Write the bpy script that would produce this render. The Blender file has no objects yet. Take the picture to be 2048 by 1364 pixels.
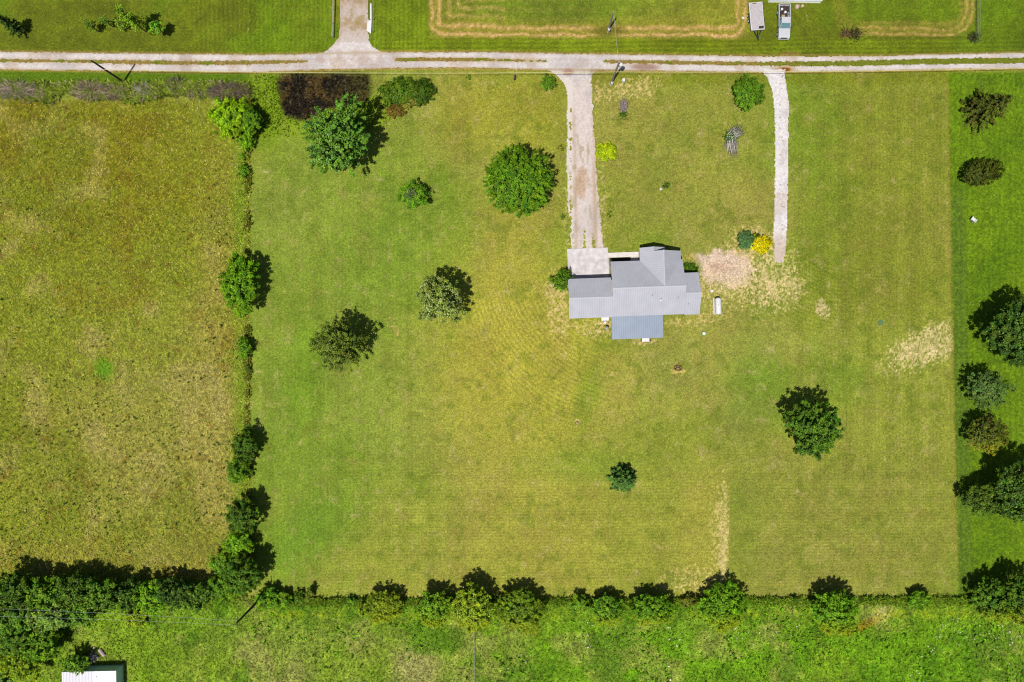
import bpy, math, random
import numpy as np

# ------------------------------------------------------------------ camera, sky, sun, exposure
SC = bpy.context.scene
COL = SC.collection
HC = 113.78                       # camera height above the ground (m)
PX = 12.0                         # plan units of my survey per metre on the ground

cam_d = bpy.data.cameras.new("camera")
cam_d.lens = 24.0; cam_d.sensor_width = 36.0
cam_d.clip_start = 0.5; cam_d.clip_end = 9000
cam = bpy.data.objects.new("camera", cam_d)
cam.location = (0, 0, HC); cam.rotation_euler = (0, 0, 0)
COL.objects.link(cam); SC.camera = cam

SUN_DIR = (-0.543, -0.84)         # plan direction towards the sun
SUN_EL = 68.8
world = bpy.data.worlds.new("World"); SC.world = world
world.use_nodes = True
nt = world.node_tree; nt.nodes.clear()
sky = nt.nodes.new("ShaderNodeTexSky"); sky.sky_type = 'NISHITA'; sky.sun_disc = False
sky.sun_elevation = math.radians(SUN_EL)
sky.sun_rotation = math.atan2(SUN_DIR[0], SUN_DIR[1])
bg = nt.nodes.new("ShaderNodeBackground"); bg.inputs[1].default_value = 0.056
wo = nt.nodes.new("ShaderNodeOutputWorld")
nt.links.new(sky.outputs[0], bg.inputs[0]); nt.links.new(bg.outputs[0], wo.inputs[0])

sun_d = bpy.data.lights.new("sun", 'SUN'); sun_d.energy = 4.6; sun_d.angle = math.radians(0.53)
sun_d.color = (1.0, 0.965, 0.90)
sun = bpy.data.objects.new("sun", sun_d); COL.objects.link(sun)
sun.rotation_euler = (math.radians(90 - SUN_EL), 0, math.atan2(SUN_DIR[0], -SUN_DIR[1]))
SC.view_settings.view_transform = 'Standard'; SC.view_settings.look = 'None'
SC.view_settings.exposure = 0.5; SC.view_settings.gamma = 1.0
SC.render.engine = 'CYCLES'
SC.cycles.filter_width = 1.1; SC.cycles.max_bounces = 5; SC.cycles.diffuse_bounces = 3; SC.cycles.transmission_bounces = 3
K = 2.0                           # sunlit screen value of a white horizontal surface

# ------------------------------------------------------------------ small tools
def W(px, py, z=0.0):
    f = 1 - z / HC
    return ((px - 1024) / PX * f, (682 - py) / PX * f)

def lin(c):
    c = np.asarray(c, dtype=np.float64) / 255.0
    return np.where(c <= 0.04045, c / 12.92, ((np.maximum(c, 0) + 0.055) / 1.055) ** 2.4)

def alb(c, k=None):
    return np.clip(lin(c) / (k or K), 0, 0.85)

_tabs = {}
def vnoise(u, v, scale, seed):
    if seed not in _tabs:
        _tabs[seed] = np.random.RandomState(seed).rand(256, 256).astype(np.float32)
    T = _tabs[seed]
    x = u / scale + seed * 17.31; y = v / scale + seed * 7.77
    xi = np.floor(x); yi = np.floor(y)
    fx = (x - xi).astype(np.float32); fy = (y - yi).astype(np.float32)
    xi = xi.astype(np.int64); yi = yi.astype(np.int64)
    fx = fx * fx * (3 - 2 * fx); fy = fy * fy * (3 - 2 * fy)
    a = T[xi & 255, yi & 255]; b = T[(xi + 1) & 255, yi & 255]
    c = T[xi & 255, (yi + 1) & 255]; d = T[(xi + 1) & 255, (yi + 1) & 255]
    return (a * (1 - fx) + b * fx) * (1 - fy) + (c * (1 - fx) + d * fx) * fy

def fbm(u, v, scale, octv, seed):
    s = 0; a = 1.0; t = 0
    for k in range(octv):
        s = s + a * vnoise(u, v, scale / (2 ** k), seed * 31 + k); t += a; a *= 0.55
    return s / t

def ss(a, b, x):
    t = np.clip((x - a) / (b - a), 0, 1)
    return t * t * (3 - 2 * t)

def mix(c, t, m):
    m = np.asarray(m, dtype=np.float32)[..., None]
    return c * (1 - m) + np.asarray(t, dtype=np.float32) * m

def tag(o, label=None, cat=None, group=None, kind=None):
    if label: o["label"] = label
    if cat: o["category"] = cat
    if group: o["group"] = group
    if kind: o["kind"] = kind
    return o

def empty(name, loc, label, cat, rz=0.0, group=None):
    o = bpy.data.objects.new(name, None); COL.objects.link(o)
    o.location = (loc[0], loc[1], loc[2] if len(loc) > 2 else 0.0)
    o.rotation_euler = (0, 0, rz); o.empty_display_size = 0.3
    return tag(o, label, cat, group)

def np_mesh(name, verts, faces, mat, parent=None, cols=None, smooth=False):
    """verts (N,3); faces (F,k) array or list of such arrays; cols (N,3) linear albedo."""
    verts = np.asarray(verts, dtype=np.float32)
    if not isinstance(faces, (list, tuple)): faces = [faces]
    faces = [np.asarray(f, dtype=np.int32) for f in faces if len(f)]
    m = bpy.data.meshes.new(name)
    nl = sum(f.size for f in faces); nf = sum(len(f) for f in faces)
    m.vertices.add(len(verts)); m.vertices.foreach_set("co", verts.ravel())
    m.loops.add(nl); m.polygons.add(nf)
    m.loops.foreach_set("vertex_index", np.concatenate([f.ravel() for f in faces]))
    tot = np.concatenate([np.full(len(f), f.shape[1], dtype=np.int32) for f in faces])
    st = np.concatenate([[0], np.cumsum(tot)[:-1]]).astype(np.int32)
    m.polygons.foreach_set("loop_start", st)
    if smooth: m.polygons.foreach_set("use_smooth", np.ones(nf, dtype=bool))
    if cols is not None:
        a = m.color_attributes.new("col", 'FLOAT_COLOR', 'POINT')
        c4 = np.ones((len(verts), 4), dtype=np.float32); c4[:, :3] = cols
        a.data.foreach_set("color", c4.ravel())
    m.update(calc_edges=True); m.validate()
    m.materials.append(mat)
    o = bpy.data.objects.new(name, m); COL.objects.link(o)
    if parent is not None: o.parent = parent
    return o

class MB:
    """collects boxes, tubes, prisms and turns them into ONE mesh object"""
    def __init__(s): s.v = []; s.f = []
    def add(s, vs, fs):
        b = len(s.v); s.v += [tuple(map(float, p)) for p in vs]; s.f += [tuple(b + i for i in f) for f in fs]
    def box(s, x0, x1, y0, y1, z0, z1, inset=0.0):
        i = inset
        s.add([(x0, y0, z0), (x1, y0, z0), (x1, y1, z0), (x0, y1, z0),
               (x0 + i, y0 + i, z1), (x1 - i, y0 + i, z1), (x1 - i, y1 - i, z1), (x0 + i, y1 - i, z1)],
              [(3, 2, 1, 0), (4, 5, 6, 7), (0, 1, 5, 4), (1, 2, 6, 5), (2, 3, 7, 6), (3, 0, 4, 7)])
    def prism(s, poly, axis, a, b):
        """poly = list of 2-D points, extruded along axis 0/1/2 from a to b"""
        def P(q, t):
            return {0: (t, q[0], q[1]), 1: (q[0], t, q[1]), 2: (q[0], q[1], t)}[axis]
        n = len(poly)
        s.add([P(q, a) for q in poly] + [P(q, b) for q in poly],
              [tuple(range(n))[::-1], tuple(range(n, 2 * n))] + [(i, (i + 1) % n, n + (i + 1) % n, n + i) for i in range(n)])
    def tube(s, pts, rad, n=6, cap=True):
        pts = np.asarray(pts, float); rad = np.broadcast_to(rad, (len(pts),))
        rings = []
        for i, p in enumerate(pts):
            d = pts[min(i + 1, len(pts) - 1)] - pts[max(i - 1, 0)]
            d /= (np.linalg.norm(d) + 1e-9)
            h = np.array([0, 0, 1.0]) if abs(d[2]) < 0.9 else np.array([1.0, 0, 0])
            a = np.cross(d, h); a /= np.linalg.norm(a); b = np.cross(d, a)
            rings.append([p + rad[i] * (math.cos(2 * math.pi * k / n) * a + math.sin(2 * math.pi * k / n) * b) for k in range(n)])
        vs = [q for r in rings for q in r]; fs = []
        for i in range(len(pts) - 1):
            for k in range(n):
                fs.append((i * n + k, (i + 1) * n + k, (i + 1) * n + (k + 1) % n, i * n + (k + 1) % n))
        if cap: fs += [tuple(range(n)), tuple(range((len(pts) - 1) * n, len(pts) * n))[::-1]]
        s.add(vs, fs)
    def disc(s, x, y, z0, z1, r, n=16, r1=None):
        r1 = r if r1 is None else r1
        s.tube([(x, y, z0), (x, y, z1)], [r, r1], n)
    def build(s, name, mat, parent=None, bevel=0.0, smooth=False):
        m = bpy.data.meshes.new(name); m.from_pydata(s.v, [], s.f); m.validate(); m.update()
        m.materials.append(mat)
        if smooth:
            for p in m.polygons: p.use_smooth = True
        o = bpy.data.objects.new(name, m); COL.objects.link(o)
        if parent is not None: o.parent = parent
        if bevel:
            b = o.modifiers.new("bevel", 'BEVEL'); b.width = bevel; b.segments = 2; b.limit_method = 'ANGLE'
        return o

# ------------------------------------------------------------------ materials
def new_mat(name):
    m = bpy.data.materials.new(name); m.use_nodes = True
    t = m.node_tree; t.nodes.clear()
    o = t.nodes.new("ShaderNodeOutputMaterial"); b = t.nodes.new("ShaderNodeBsdfPrincipled")
    t.links.new(b.outputs[0], o.inputs[0])
    return m, t, b, o

def plain(name, c, rough=0.6, var=0.15, scale=3.0, metal=0.0, raw=False, bump=0.0, spec=0.4):
    """procedural paint: base colour with soft noise wear"""
    m, t, b, o = new_mat(name)
    c = np.asarray(c, float) if raw else alb(c)
    tc = t.nodes.new("ShaderNodeTexCoord"); n = t.nodes.new("ShaderNodeTexNoise")
    n.inputs["Scale"].default_value = scale; n.inputs["Detail"].default_value = 5
    t.links.new(tc.outputs["Object"], n.inputs["Vector"])
    r = t.nodes.new("ShaderNodeValToRGB")
    r.color_ramp.elements[0].position = 0.3; r.color_ramp.elements[1].position = 0.7
    r.color_ramp.elements[0].color = (*np.clip(c * (1 - var), 0, 1), 1); r.color_ramp.elements[1].color = (*np.clip(c * (1 + var), 0, 0.9), 1)
    t.links.new(n.outputs[0], r.inputs[0]); t.links.new(r.outputs[0], b.inputs["Base Color"])
    b.inputs["Roughness"].default_value = rough; b.inputs["Metallic"].default_value = metal
    b.inputs["Specular IOR Level"].default_value = spec
    if bump:
        bp = t.nodes.new("ShaderNodeBump"); bp.inputs["Strength"].default_value = bump; bp.inputs["Distance"].default_value = 0.05
        t.links.new(n.outputs[0], bp.inputs["Height"]); t.links.new(bp.outputs[0], b.inputs["Normal"])
    return m

def attr_mat(name, rough=0.9, n1=(5.0, 0.45), n2=(17.0, 0.35), bump=0.3, spec=0.1, transl=0.0):
    """albedo from the mesh's own colour attribute, broken up by procedural noise"""
    m, t, b, o = new_mat(name)
    at = t.nodes.new("ShaderNodeVertexColor"); at.layer_name = "col"
    col = at.outputs[0]; last = None
    tc = t.nodes.new("ShaderNodeTexCoord")
    for sc_, am in (n1, n2):
        if am <= 0: continue
        n = t.nodes.new("ShaderNodeTexNoise"); n.inputs["Scale"].default_value = sc_; n.inputs["Detail"].default_value = 3
        t.links.new(tc.outputs["Object"], n.inputs["Vector"])
        mr = t.nodes.new("ShaderNodeMapRange")
        mr.inputs["From Min"].default_value = 0.25; mr.inputs["From Max"].default_value = 0.75
        mr.inputs["To Min"].default_value = 1 - am; mr.inputs["To Max"].default_value = 1 + am
        t.links.new(n.outputs[0], mr.inputs["Value"])
        vm = t.nodes.new("ShaderNodeVectorMath"); vm.operation = 'SCALE'
        t.links.new(col, vm.inputs[0]); t.links.new(mr.outputs[0], vm.inputs["Scale"])
        col = vm.outputs[0]; last = n
    t.links.new(col, b.inputs["Base Color"])
    b.inputs["Roughness"].default_value = rough; b.inputs["Specular IOR Level"].default_value = spec
    if bump and last:
        bp = t.nodes.new("ShaderNodeBump"); bp.inputs["Strength"].default_value = bump; bp.inputs["Distance"].default_value = 0.08
        t.links.new(last.outputs[0], bp.inputs["Height"]); t.links.new(bp.outputs[0], b.inputs["Normal"])
    if transl:
        tr = t.nodes.new("ShaderNodeBsdfTranslucent"); mx = t.nodes.new("ShaderNodeMixShader")
        mx.inputs[0].default_value = transl
        t.links.new(col, tr.inputs[0]); t.links.new(b.outputs[0], mx.inputs[1]); t.links.new(tr.outputs[0], mx.inputs[2])
        t.links.new(mx.outputs[0], o.inputs[0])
    return m

M = {}
M['grass'] = attr_mat('mown_grass', n1=(3.4, 0.34), n2=(7.0, 0.46), bump=0.6)
M['tuft'] = attr_mat('grass_blades', n1=(3.0, 0.0), n2=(9.0, 0.0), bump=0, transl=0.15)
M['gravel'] = attr_mat('crushed_gravel', n1=(6.0, 0.10), n2=(22.0, 0.16), bump=0.4)
M['leaf'] = attr_mat('leaves', rough=0.6, n1=(1, 0), n2=(1, 0), bump=0, spec=0.10, transl=0.18)
M['twig'] = attr_mat('dry_twigs', rough=0.8, n1=(1, 0), n2=(1, 0), bump=0, spec=0.1)
M['bark'] = plain('bark', (120, 100, 80), 0.9, 0.35, 6, bump=0.4)
M['greybark'] = plain('grey_bark', (150, 140, 130), 0.9, 0.3, 6, bump=0.4)
M['polewood'] = plain('pole_timber', (82, 68, 58), 0.85, 0.25, 5)
M['steel'] = plain('galvanised_steel', (185, 188, 190), 0.45, 0.1, 8, metal=0.3)
M['darksteel'] = plain('dark_steel', (52, 52, 58), 0.5, 0.2, 8)
M['white'] = plain('white_paint', (240, 240, 238), 0.5, 0.06, 4)
M['cable'] = plain('pale_cable', (235, 225, 160), 0.5, 0.1, 4)
M['wire'] = plain('line_wire', (200, 205, 200), 0.4, 0.1, 4)
M['concrete'] = plain('concrete', (222, 214, 214), 0.85, 0.20, 1.1, bump=0.15)
M['paleconcrete'] = plain('pale_concrete', (240, 230, 222), 0.8, 0.08, 2)
M['glass'] = plain('window_glass', (70, 95, 105), 0.08, 0.1, 2, spec=0.8)
M['rubber'] = plain('tyre_rubber', (40, 40, 42), 0.9, 0.2, 8)
M['rust'] = plain('rusty_iron', (150, 75, 35), 0.85, 0.35, 6)
M['soil'] = plain('bare_soil', (196, 164, 120), 0.95, 0.25, 5, bump=0.4)
M['stone'] = plain('field_stone', (205, 178, 165), 0.9, 0.2, 4, bump=0.3)

# ------------------------------------------------------------------ the ground: colours of what grows where (survey units, 12 per metre)
XS = [0, 256, 512, 640, 770, 950, 1024, 1280, 1536, 1750, 1900, 2048]
RT = [103, 106, 109, 107, 104, 103.5, 105, 109, 112, 112, 108, 105]      # road, north edge
RB = [139, 143, 145, 140, 137, 136, 138, 142, 145, 142, 139, 138]        # road, south edge
MX = [0, 120, 250, 400, 512, 600, 770, 960, 1024, 1210, 1300, 1536, 1700, 1850, 2048]
MY = [121, 122, 124, 126, 125, 123, 119, 119, 121, 123, 124, 128, 127, 123, 121]   # grassy middle of the road
MWX = [0, 150, 250, 400, 520, 600, 640, 770, 800, 950, 970, 1090, 1110, 1200, 1215, 1330, 1440, 1536, 1650, 2048]
MWY = [2.6, 2.0, 3.4, 3.2, 3.0, 2.0, -3, -3, 3.0, 3.2, 2.0, 1.0, -3, -3, 3.2, 3.0, 2.8, 3.6, 4.8, 5.2]

def boxm(u, v, x0, x1, y0, y1, s=6.0):
    return ss(x0 - s, x0 + s, u) * (1 - ss(x1 - s, x1 + s, u)) * ss(y0 - s, y0 + s, v) * (1 - ss(y1 - s, y1 + s, v))

def ell(u, v, cx, cy, rx, ry, rot=0.0, soft=0.35):
    a = math.radians(rot); dx = u - cx; dy = v - cy
    p = (dx * math.cos(a) + dy * math.sin(a)) / rx; q = (-dx * math.sin(a) + dy * math.cos(a)) / ry
    return 1 - ss(1 - soft, 1 + soft, np.sqrt(p * p + q * q))

def west_line(v):   return 500 + 0 * v + np.where(v > 980, (v - 980) * 0.05, 0)
def east_line(v):   return np.interp(v, [150, 520, 1190], [1897, 1903, 1917])
def south_line(u):  return np.interp(u, [500, 1200, 1950, 2048], [1197, 1197, 1194, 1194])

def region_masks(u, v):
    j = (vnoise(u, v, 9, 71) - 0.5) * 5
    north = 1 - ss(-2, 2, v - np.interp(u, XS, RT) - 12 + j * 0.3)
    mead = (1 - ss(-2, 2, u - west_line(v) + j * 1.0)) * ss(-6, 6, v - 192 + j * 1.5 + (fbm(u, v, 30, 3, 83) - .5) * 40) * (1 - ss(-5, 5, v - 1165 + j))
    east = ss(-3.0, 3.0, u - east_line(v) + j * 0.5) * ss(140, 150, v)
    rough = ss(-1.5, 1.5, v - south_line(u) + j * 0.5) * ss(470, 500, u) + (1 - ss(470, 500, u)) * ss(1150, 1165, v + j)
    return north, mead, east, np.clip(rough, 0, 1)

def paint(u, v):
    u = u.astype(np.float32); v = v.astype(np.float32); N = len(u)
    n1 = fbm(u, v, 240, 4, 1); n1b = fbm(u, v, 180, 4, 2); n2 = fbm(u, v, 60, 4, 3); n3 = fbm(u, v, 16, 3, 4)
    n3b = fbm(u, v, 20, 3, 5); n4 = vnoise(u, v, 3.4, 6); n5 = vnoise(u, v, 5.5, 7); n7 = vnoise(u, v * .55, 1.9, 9); n6 = fbm(u, v, 110, 3, 8)
    c = np.tile(np.float32([140, 148, 52]), (N, 1))
    # --- the mown parcel
    c = mix(c, (118, 142, 40), ss(.47, .66, n1) * .75)
    c = mix(c, (160, 152, 74), ss(.48, .70, n1b) * .6)
    c = mix(c, (122, 148, 46), ell(u, v, 640, 600, 260, 460, soft=.6) * .62)
    c = mix(c, (172, 164, 60), ell(u, v, 1050, 700, 170, 220, soft=.8) * .85)
    c = mix(c, (172, 162, 62), ell(u, v, 1010, 560, 60, 260, 12, soft=.7) * .45)
    c = mix(c, (156, 154, 58), boxm(u, v, 700, 1460, 960, 1190, 90) * .5)
    c = mix(c, (136, 138, 54), boxm(u, v, 1480, 1910, 880, 1190, 60) * .7)
    c = mix(c, (124, 130, 38), boxm(u, v, 1590, 1900, 160, 640, 60) * .6)
    c = mix(c, (150, 146, 62), boxm(u, v, 1200, 1540, 170, 470, 40) * .55)
    c = mix(c, (108, 145, 30), ell(u, v, 615, 740, 40, 120, soft=.8) * .55)
    c = mix(c, (106, 148, 36), ell(u, v, 610, 1070, 110, 50, -35, soft=.8) * .55)
    c = mix(c, (104, 135, 40), ell(u, v, 1500, 780, 60, 100, 10, soft=.8) * .45)
    c = mix(c, (110, 138, 30), ell(u, v, 1180, 780, 22, 70, 15, soft=.8) * .5)
    c = mix(c, (105, 138, 34), ell(u, v, 1160, 930, 110, 30, 0, soft=.8) * .45)
    c = mix(c, (102, 138, 30), boxm(u, v, 1160, 1545, 150, 210, 18) * .0 + ell(u, v, 1640, 330, 60, 260, 0, soft=.7) * .25)
    c = mix(c, (116, 124, 24), boxm(u, v, 1180, 1900, 138, 168, 10) * .55)
    c = mix(c, (153, 147, 46), boxm(u, v, 870, 1130, 145, 300, 50) * .55)
    c = mix(c, (170, 162, 66), ell(u, v, 1080, 1080, 110, 170, 0, soft=.8) * .45)
    c = c * 1.03
    # light drought mottling
    c = c * (1 + ((n2 - .5) * .18))[:, None]
    c = mix(c, (182, 166, 104), ss(.56, .76, n3) * .26)
    c = mix(c, (96, 118, 26), ss(.56, .76, n3b) * .32)
    c = mix(c, (150, 128, 66), ss(.55, .75, fbm(u, v, 34, 4, 10)) * .16)
    # mower lines: up and down in the west and east, across in the south, curved round the house corner
    wob = (n6 - .5) * 6
    sv = np.sin((u + wob) * (2 * math.pi / 7.3)); sh = np.sin((v + wob * .6 + u * .006) * (2 * math.pi / 6.1))
    wv = np.sin((u + wob * 2) * (2 * math.pi / 46)); wh = np.sin((v + wob * 2) * (2 * math.pi / 40))
    mv = boxm(u, v, 505, 900, 300, 1190, 50) * .55 + boxm(u, v, 1590, 1910, 155, 1000, 40) * .75
    mh = boxm(u, v, 640, 1910, 930, 1196, 40) * .95
    c = c * (1 + (sv * .03 + wv * .035) * mv + (sh * .036 * (.3 + 1.4 * n2) + wh * .02) * mh)[:, None]
    dx = u - 1260; dy = v - 520; rr = np.sqrt(dx * dx + dy * dy); an = np.degrees(np.arctan2(dy, -dx))
    arc = np.sin((rr + wob) * (2 * math.pi / 8.6)) * ss(4, 24, an) * (1 - ss(66, 92, an)) * ss(120, 160, rr) * (1 - ss(330, 400, rr))
    c = c * (1 + arc * .05 * (.4 + 1.2 * n2))[:, None]
    dx = u - 1690; dy = v - 440; rr = np.sqrt(dx * dx + dy * dy)
    c = c * (1 + np.sin(rr * (2 * math.pi / 8)) * .05 * ell(u, v, 1600, 600, 110, 70, 0, soft=.6))[:, None]
    # a faint wheel rut from the bare patch to the east
    rut = np.exp(-((v - (505 + (u - 1590) * .62)) / 3.5) ** 2) * boxm(u, v, 1590, 1705, 480, 600, 10)
    c = mix(c, (96, 112, 26), rut * .45)
    # --- dry and bare spots
    def straw(m, col=(226, 196, 140), th=.52, w=.10, k=.9):
        nonlocal c
        q = n4 * .30 + n7 * .50 + n3 * .20
        c = mix(c, col, ss(th + .08, th + .16 + w, q + (m - .5) * .30) * np.clip(m * 1.6, 0, 1) * k * (.45 + .45 * n5))
    straw(ell(u, v, 1450, 540, 62, 40, 10, soft=.35), (226, 196, 172), .40)
    c = mix(c, (228, 200, 180), ss(.25, .75, ell(u, v, 1448, 537, 54, 36, 14, soft=.6) + (n3 - .5) * 1.1) * .85)
    c = mix(c, (200, 166, 138), ell(u, v, 1440, 535, 24, 10, 5, soft=.8) * .6)
    straw(ell(u, v, 1545, 560, 60, 64, 0, soft=.7), (230, 204, 156), .38)
    straw(ell(u, v, 1460, 580, 110, 40, 0, soft=.6), (226, 200, 144), .47)
    straw(ell(u, v, 1500, 486, 54, 34, 0, soft=.4), (230, 194, 140), .44)
    straw(ell(u, v, 1857, 692, 92, 36, -24, soft=.6), (238, 210, 166), .38, .08)
    straw(ell(u, v, 1440, 1065, 20, 120, 1, soft=.5), (232, 206, 150), .52)
    straw(ell(u, v, 1446, 1080, 9, 95, 1, soft=.8), (240, 212, 174), .26)
    c = mix(c, (176, 166, 70), ell(u, v, 1415, 1070, 60, 130, 1, soft=.6) * .45)
    c = mix(c, (122, 140, 46), ss(0, 4, u - 1458) * (1 - ss(30, 80, u - 1458)) * boxm(u, v, 1400, 1560, 960, 1150, 25) * .45)
    straw(ell(u, v, 1385, 1160, 60, 30, 0, soft=.5), (226, 200, 134), .48)
    straw(ell(u, v, 1645, 618, 14, 20, -25, soft=.5), (228, 202, 164), .34)
    straw(ell(u, v, 1115, 610, 24, 75, -4, soft=.5), (226, 194, 146), .43)
    straw(ell(u, v, 1190, 655, 45, 24, 0, soft=.5), (220, 192, 134), .50)
    straw(ell(u, v, 1212, 650, 12, 18, 0, soft=.4), (226, 184, 140), .38)
    straw(ell(u, v, 1395, 640, 60, 14, -5, soft=.5), (220, 190, 126), .48)
    straw(ell(u, v, 1290, 684, 30, 7, 0, soft=.5), (222, 190, 140), .46)
    straw(ell(u, v, 1265, 178, 70, 26, -12, soft=.5), (224, 196, 136), .49)
    straw(ell(u, v, 1194, 190, 5, 40, 3, soft=.5), (212, 178, 120), .50)
    straw(ell(u, v, 1356, 741, 14, 7, 0, soft=.5), (230, 196, 120), .36)
    straw(ell(u, v, 1155, 846, 8, 8, 0, soft=.6), (216, 180, 140), .40)
    straw(ell(u, v, 1226, 748, 8, 5, 0, soft=.6), (214, 190, 110), .42)
    straw(ell(u, v, 790, 655, 12, 22, -25, soft=.6), (190, 164, 100), .46)
    straw(ell(u, v, 1150, 555, 20, 14, 0, soft=.5), (196, 160, 90), .50)
    straw(ell(u, v, 1375, 528, 26, 26, 0, soft=.4), (220, 176, 110), .52)
    c = mix(c, (92, 120, 24), ell(u, v, 1385, 535, 18, 16, 0, soft=.5) * .5)
    c = mix(c, (150, 150, 90), ell(u, v, 1762, 645, 10, 8, 0, soft=.5) * .3)
    straw(boxm(u, v, 620, 1000, 1176, 1194, 5) * .75, (222, 196, 136), .62)
    straw(ell(u, v, 1600, 700, 420, 300, 0, soft=.6) * .3, (206, 186, 120), .66)
    # drive edges and house surroundings, worn
    straw(boxm(u, v, 1128, 1212, 300, 500, 5) * .9, (214, 186, 140), .55)
    # --- land north of the road
    north, mead, east, rough = region_masks(u, v)
    g = np.tile(np.float32([106, 126, 24]), (N, 1))
    g = mix(g, (134, 144, 42), ss(.46, .66, n1b) * .8)
    g = mix(g, (88, 122, 18), ss(.5, .7, n2) * .6)
    g = mix(g, (100, 140, 18), boxm(u, v, 500, 670, -200, 110, 20) * .5)
    g = mix(g, (112, 142, 22), boxm(u, v, 745, 856, -200, 110, 4) * .8)
    g = mix(g, (136, 148, 44), boxm(u, v, 858, 1500, -200, 78, 3) * .8)
    g = mix(g, (104, 140, 30), ell(u, v, 1120, 10, 220, 34, 0, soft=.5) * .7)
    g = mix(g, (100, 132, 22), ell(u, v, 1790, 18, 140, 34, 0, soft=.5) * .7)
    g = mix(g, (92, 130, 18), boxm(u, v, 1956, 2400, -200, 110, 4) * .6)
    g = mix(g, (112, 138, 20), boxm(u, v, 760, 1900, 78, 108, 4) * .7)
    g = g * (1 + (n2 - .5) * .35 + (n3 - .5) * .25)[:, None]
    g = g * (1 + np.sin((v + wob + u * .01) * (2 * math.pi / 9)) * .07 * boxm(u, v, 760, 2100, 76, 110, 6)
             + np.sin((u + wob) * (2 * math.pi / 9)) * .05 * boxm(u, v, 380, 860, -150, 100, 10))[:, None]
    def rrect(x0, x1, y0, y1, r):
        ax = np.abs(u - (x0 + x1) / 2) - (x1 - x0) / 2 + r; ay = np.abs(v - (y0 + y1) / 2) - (y1 - y0) / 2 + r
        return np.sqrt(np.maximum(ax, 0) ** 2 + np.maximum(ay, 0) ** 2) + np.minimum(np.maximum(ax, ay), 0) - r
    wig = (fbm(u, v, 60, 3, 13) - .5) * 16
    sd = rrect(860, 1494, -140, 72, 30) + (n3 - .5) * 7 + wig
    g = mix(g, (150, 146, 52), np.exp(-((sd + 12) / 14) ** 2) * (v < 80) * .55)
    for d0, wd, k in ((-3, 3.8, .8), (-19, 5.2, .62), (-38, 4.4, .4), (-54, 4.6, .4), (-70, 4, .3)):
        line = np.exp(-((sd - d0) / wd) ** 2) * (v < 82)
        kk = k * (1 if d0 > -30 else 1) * np.where((u > 1010) & (d0 < -30), .25, 1.0)
        gap = 1 - np.exp(-((u - 1212) / 24) ** 2) * (d0 < -2)
        g = mix(g, (206, 180, 112), np.clip(line * kk * gap * (.75 + n5 * .9), 0, 1))
    sd2 = rrect(1668, 1950, -160, 74, 60) + (n3 - .5) * 7 + wig * .6
    g = mix(g, (144, 142, 50), np.exp(-((sd2 + 12) / 14) ** 2) * (v < 80) * .5)
    for d0, wd, k in ((-4, 3.6, .55), (-17, 4.6, .42), (-28, 3.5, .25)):
        g = mix(g, (204, 176, 112), np.clip(np.exp(-((sd2 - d0) / wd) ** 2) * (v < 82) * k * (.5 + n5) * ss(1690, 1740, u), 0, 1))
    g = mix(g, (76, 92, 22), np.exp(-((u - 1953) / 2.6) ** 2) * (v < 80) * .7)
    g = mix(g, (80, 96, 20), np.exp(-((v - 75) / 2.6) ** 2) * boxm(u, v, 1735, 1950, 60, 90, 6) * .5)
    g = mix(g, (84, 86, 26), ell(u, v, 1215, 62, 34, 9, 0, soft=.5) * .5)
    g = mix(g, (150, 105, 80), ell(u, v, 1580, 107, 20, 4, 0, soft=.5) * .5)
    g = mix(g, (180, 150, 96), np.exp(-((v - np.interp(u, XS, RT) + 1) / 2.5) ** 2) * .6)
    g = g * np.float32([1.03, .955, 1.0])
    c = c * (1 - north[:, None]) + g * north[:, None]
    # verges by the road
    ver = boxm(u, v, -300, 500, 140, 166, 4)
    c = mix(c, (88, 120, 14), ver * .9)
    c = mix(c, (118, 150, 22), boxm(u, v, 500, 560, 140, 300, 16) * .6)
    c = mix(c, (126, 158, 18), ell(u, v, 640, 235, 120, 40, 0, soft=.5) * .45)
    wet = ell(u, v, 652, 175, 104, 40, 0, soft=.25) + ell(u, v, 606, 214, 46, 32, 20, soft=.3) + boxm(u, v, 556, 740, 144, 186, 12)
    wet = ss(.15, .95, np.clip(wet, 0, 1) + (n3 - .5) * .8) * boxm(u, v, 556, 742, 147, 240, 12)
    w = np.tile(np.float32([40, 33, 26]), (N, 1))
    w = mix(w, (86, 66, 28), ss(.48, .66, n3b) * .8); w = mix(w, (70, 66, 24), ell(u, v, 735, 185, 46, 46, 0, soft=.8) * .8)
    w = mix(w, (120, 105, 80), ss(.78, .88, n4) * .5)
    c = c * (1 - wet[:, None]) + w * wet[:, None]
    # --- the unmown meadow in the west
    m = np.tile(np.float32([134, 142, 38]), (N, 1))
    m = mix(m, (122, 112, 16), ell(u, v, 130, 320, 260, 170, 20, soft=.7) * .55)
    m = mix(m, (166, 146, 76), np.clip(ell(u, v, 420, 860, 60, 420, 4, soft=.8) + ell(u, v, 200, 900, 160, 110, 0, soft=.8) * .6 + boxm(u, v, -100, 430, 1080, 1150, 30) * .8, 0, 1) * .7)
    m = mix(m, (132, 140, 36), ss(.5, .68, n1) * .6); m = mix(m, (158, 154, 74), ell(u, v, 330, 900, 190, 230, 0, soft=.8) * .5)
    m = mix(m, (170, 156, 90), ss(.52, .72, n2) * .55)
    m = mix(m, (116, 126, 28), ss(.52, .72, n6) * .5)
    m = mix(m, (120, 92, 18), ss(.50, .72, fbm(u, v, 90, 4, 12)) * .28 * (1 - ss(600, 950, v))); m = mix(m, (110, 84, 20), ss(.62, .8, n3b) * .35)
    m = m * (1 + (n4 - .5) * .25)[:, None]
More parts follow.
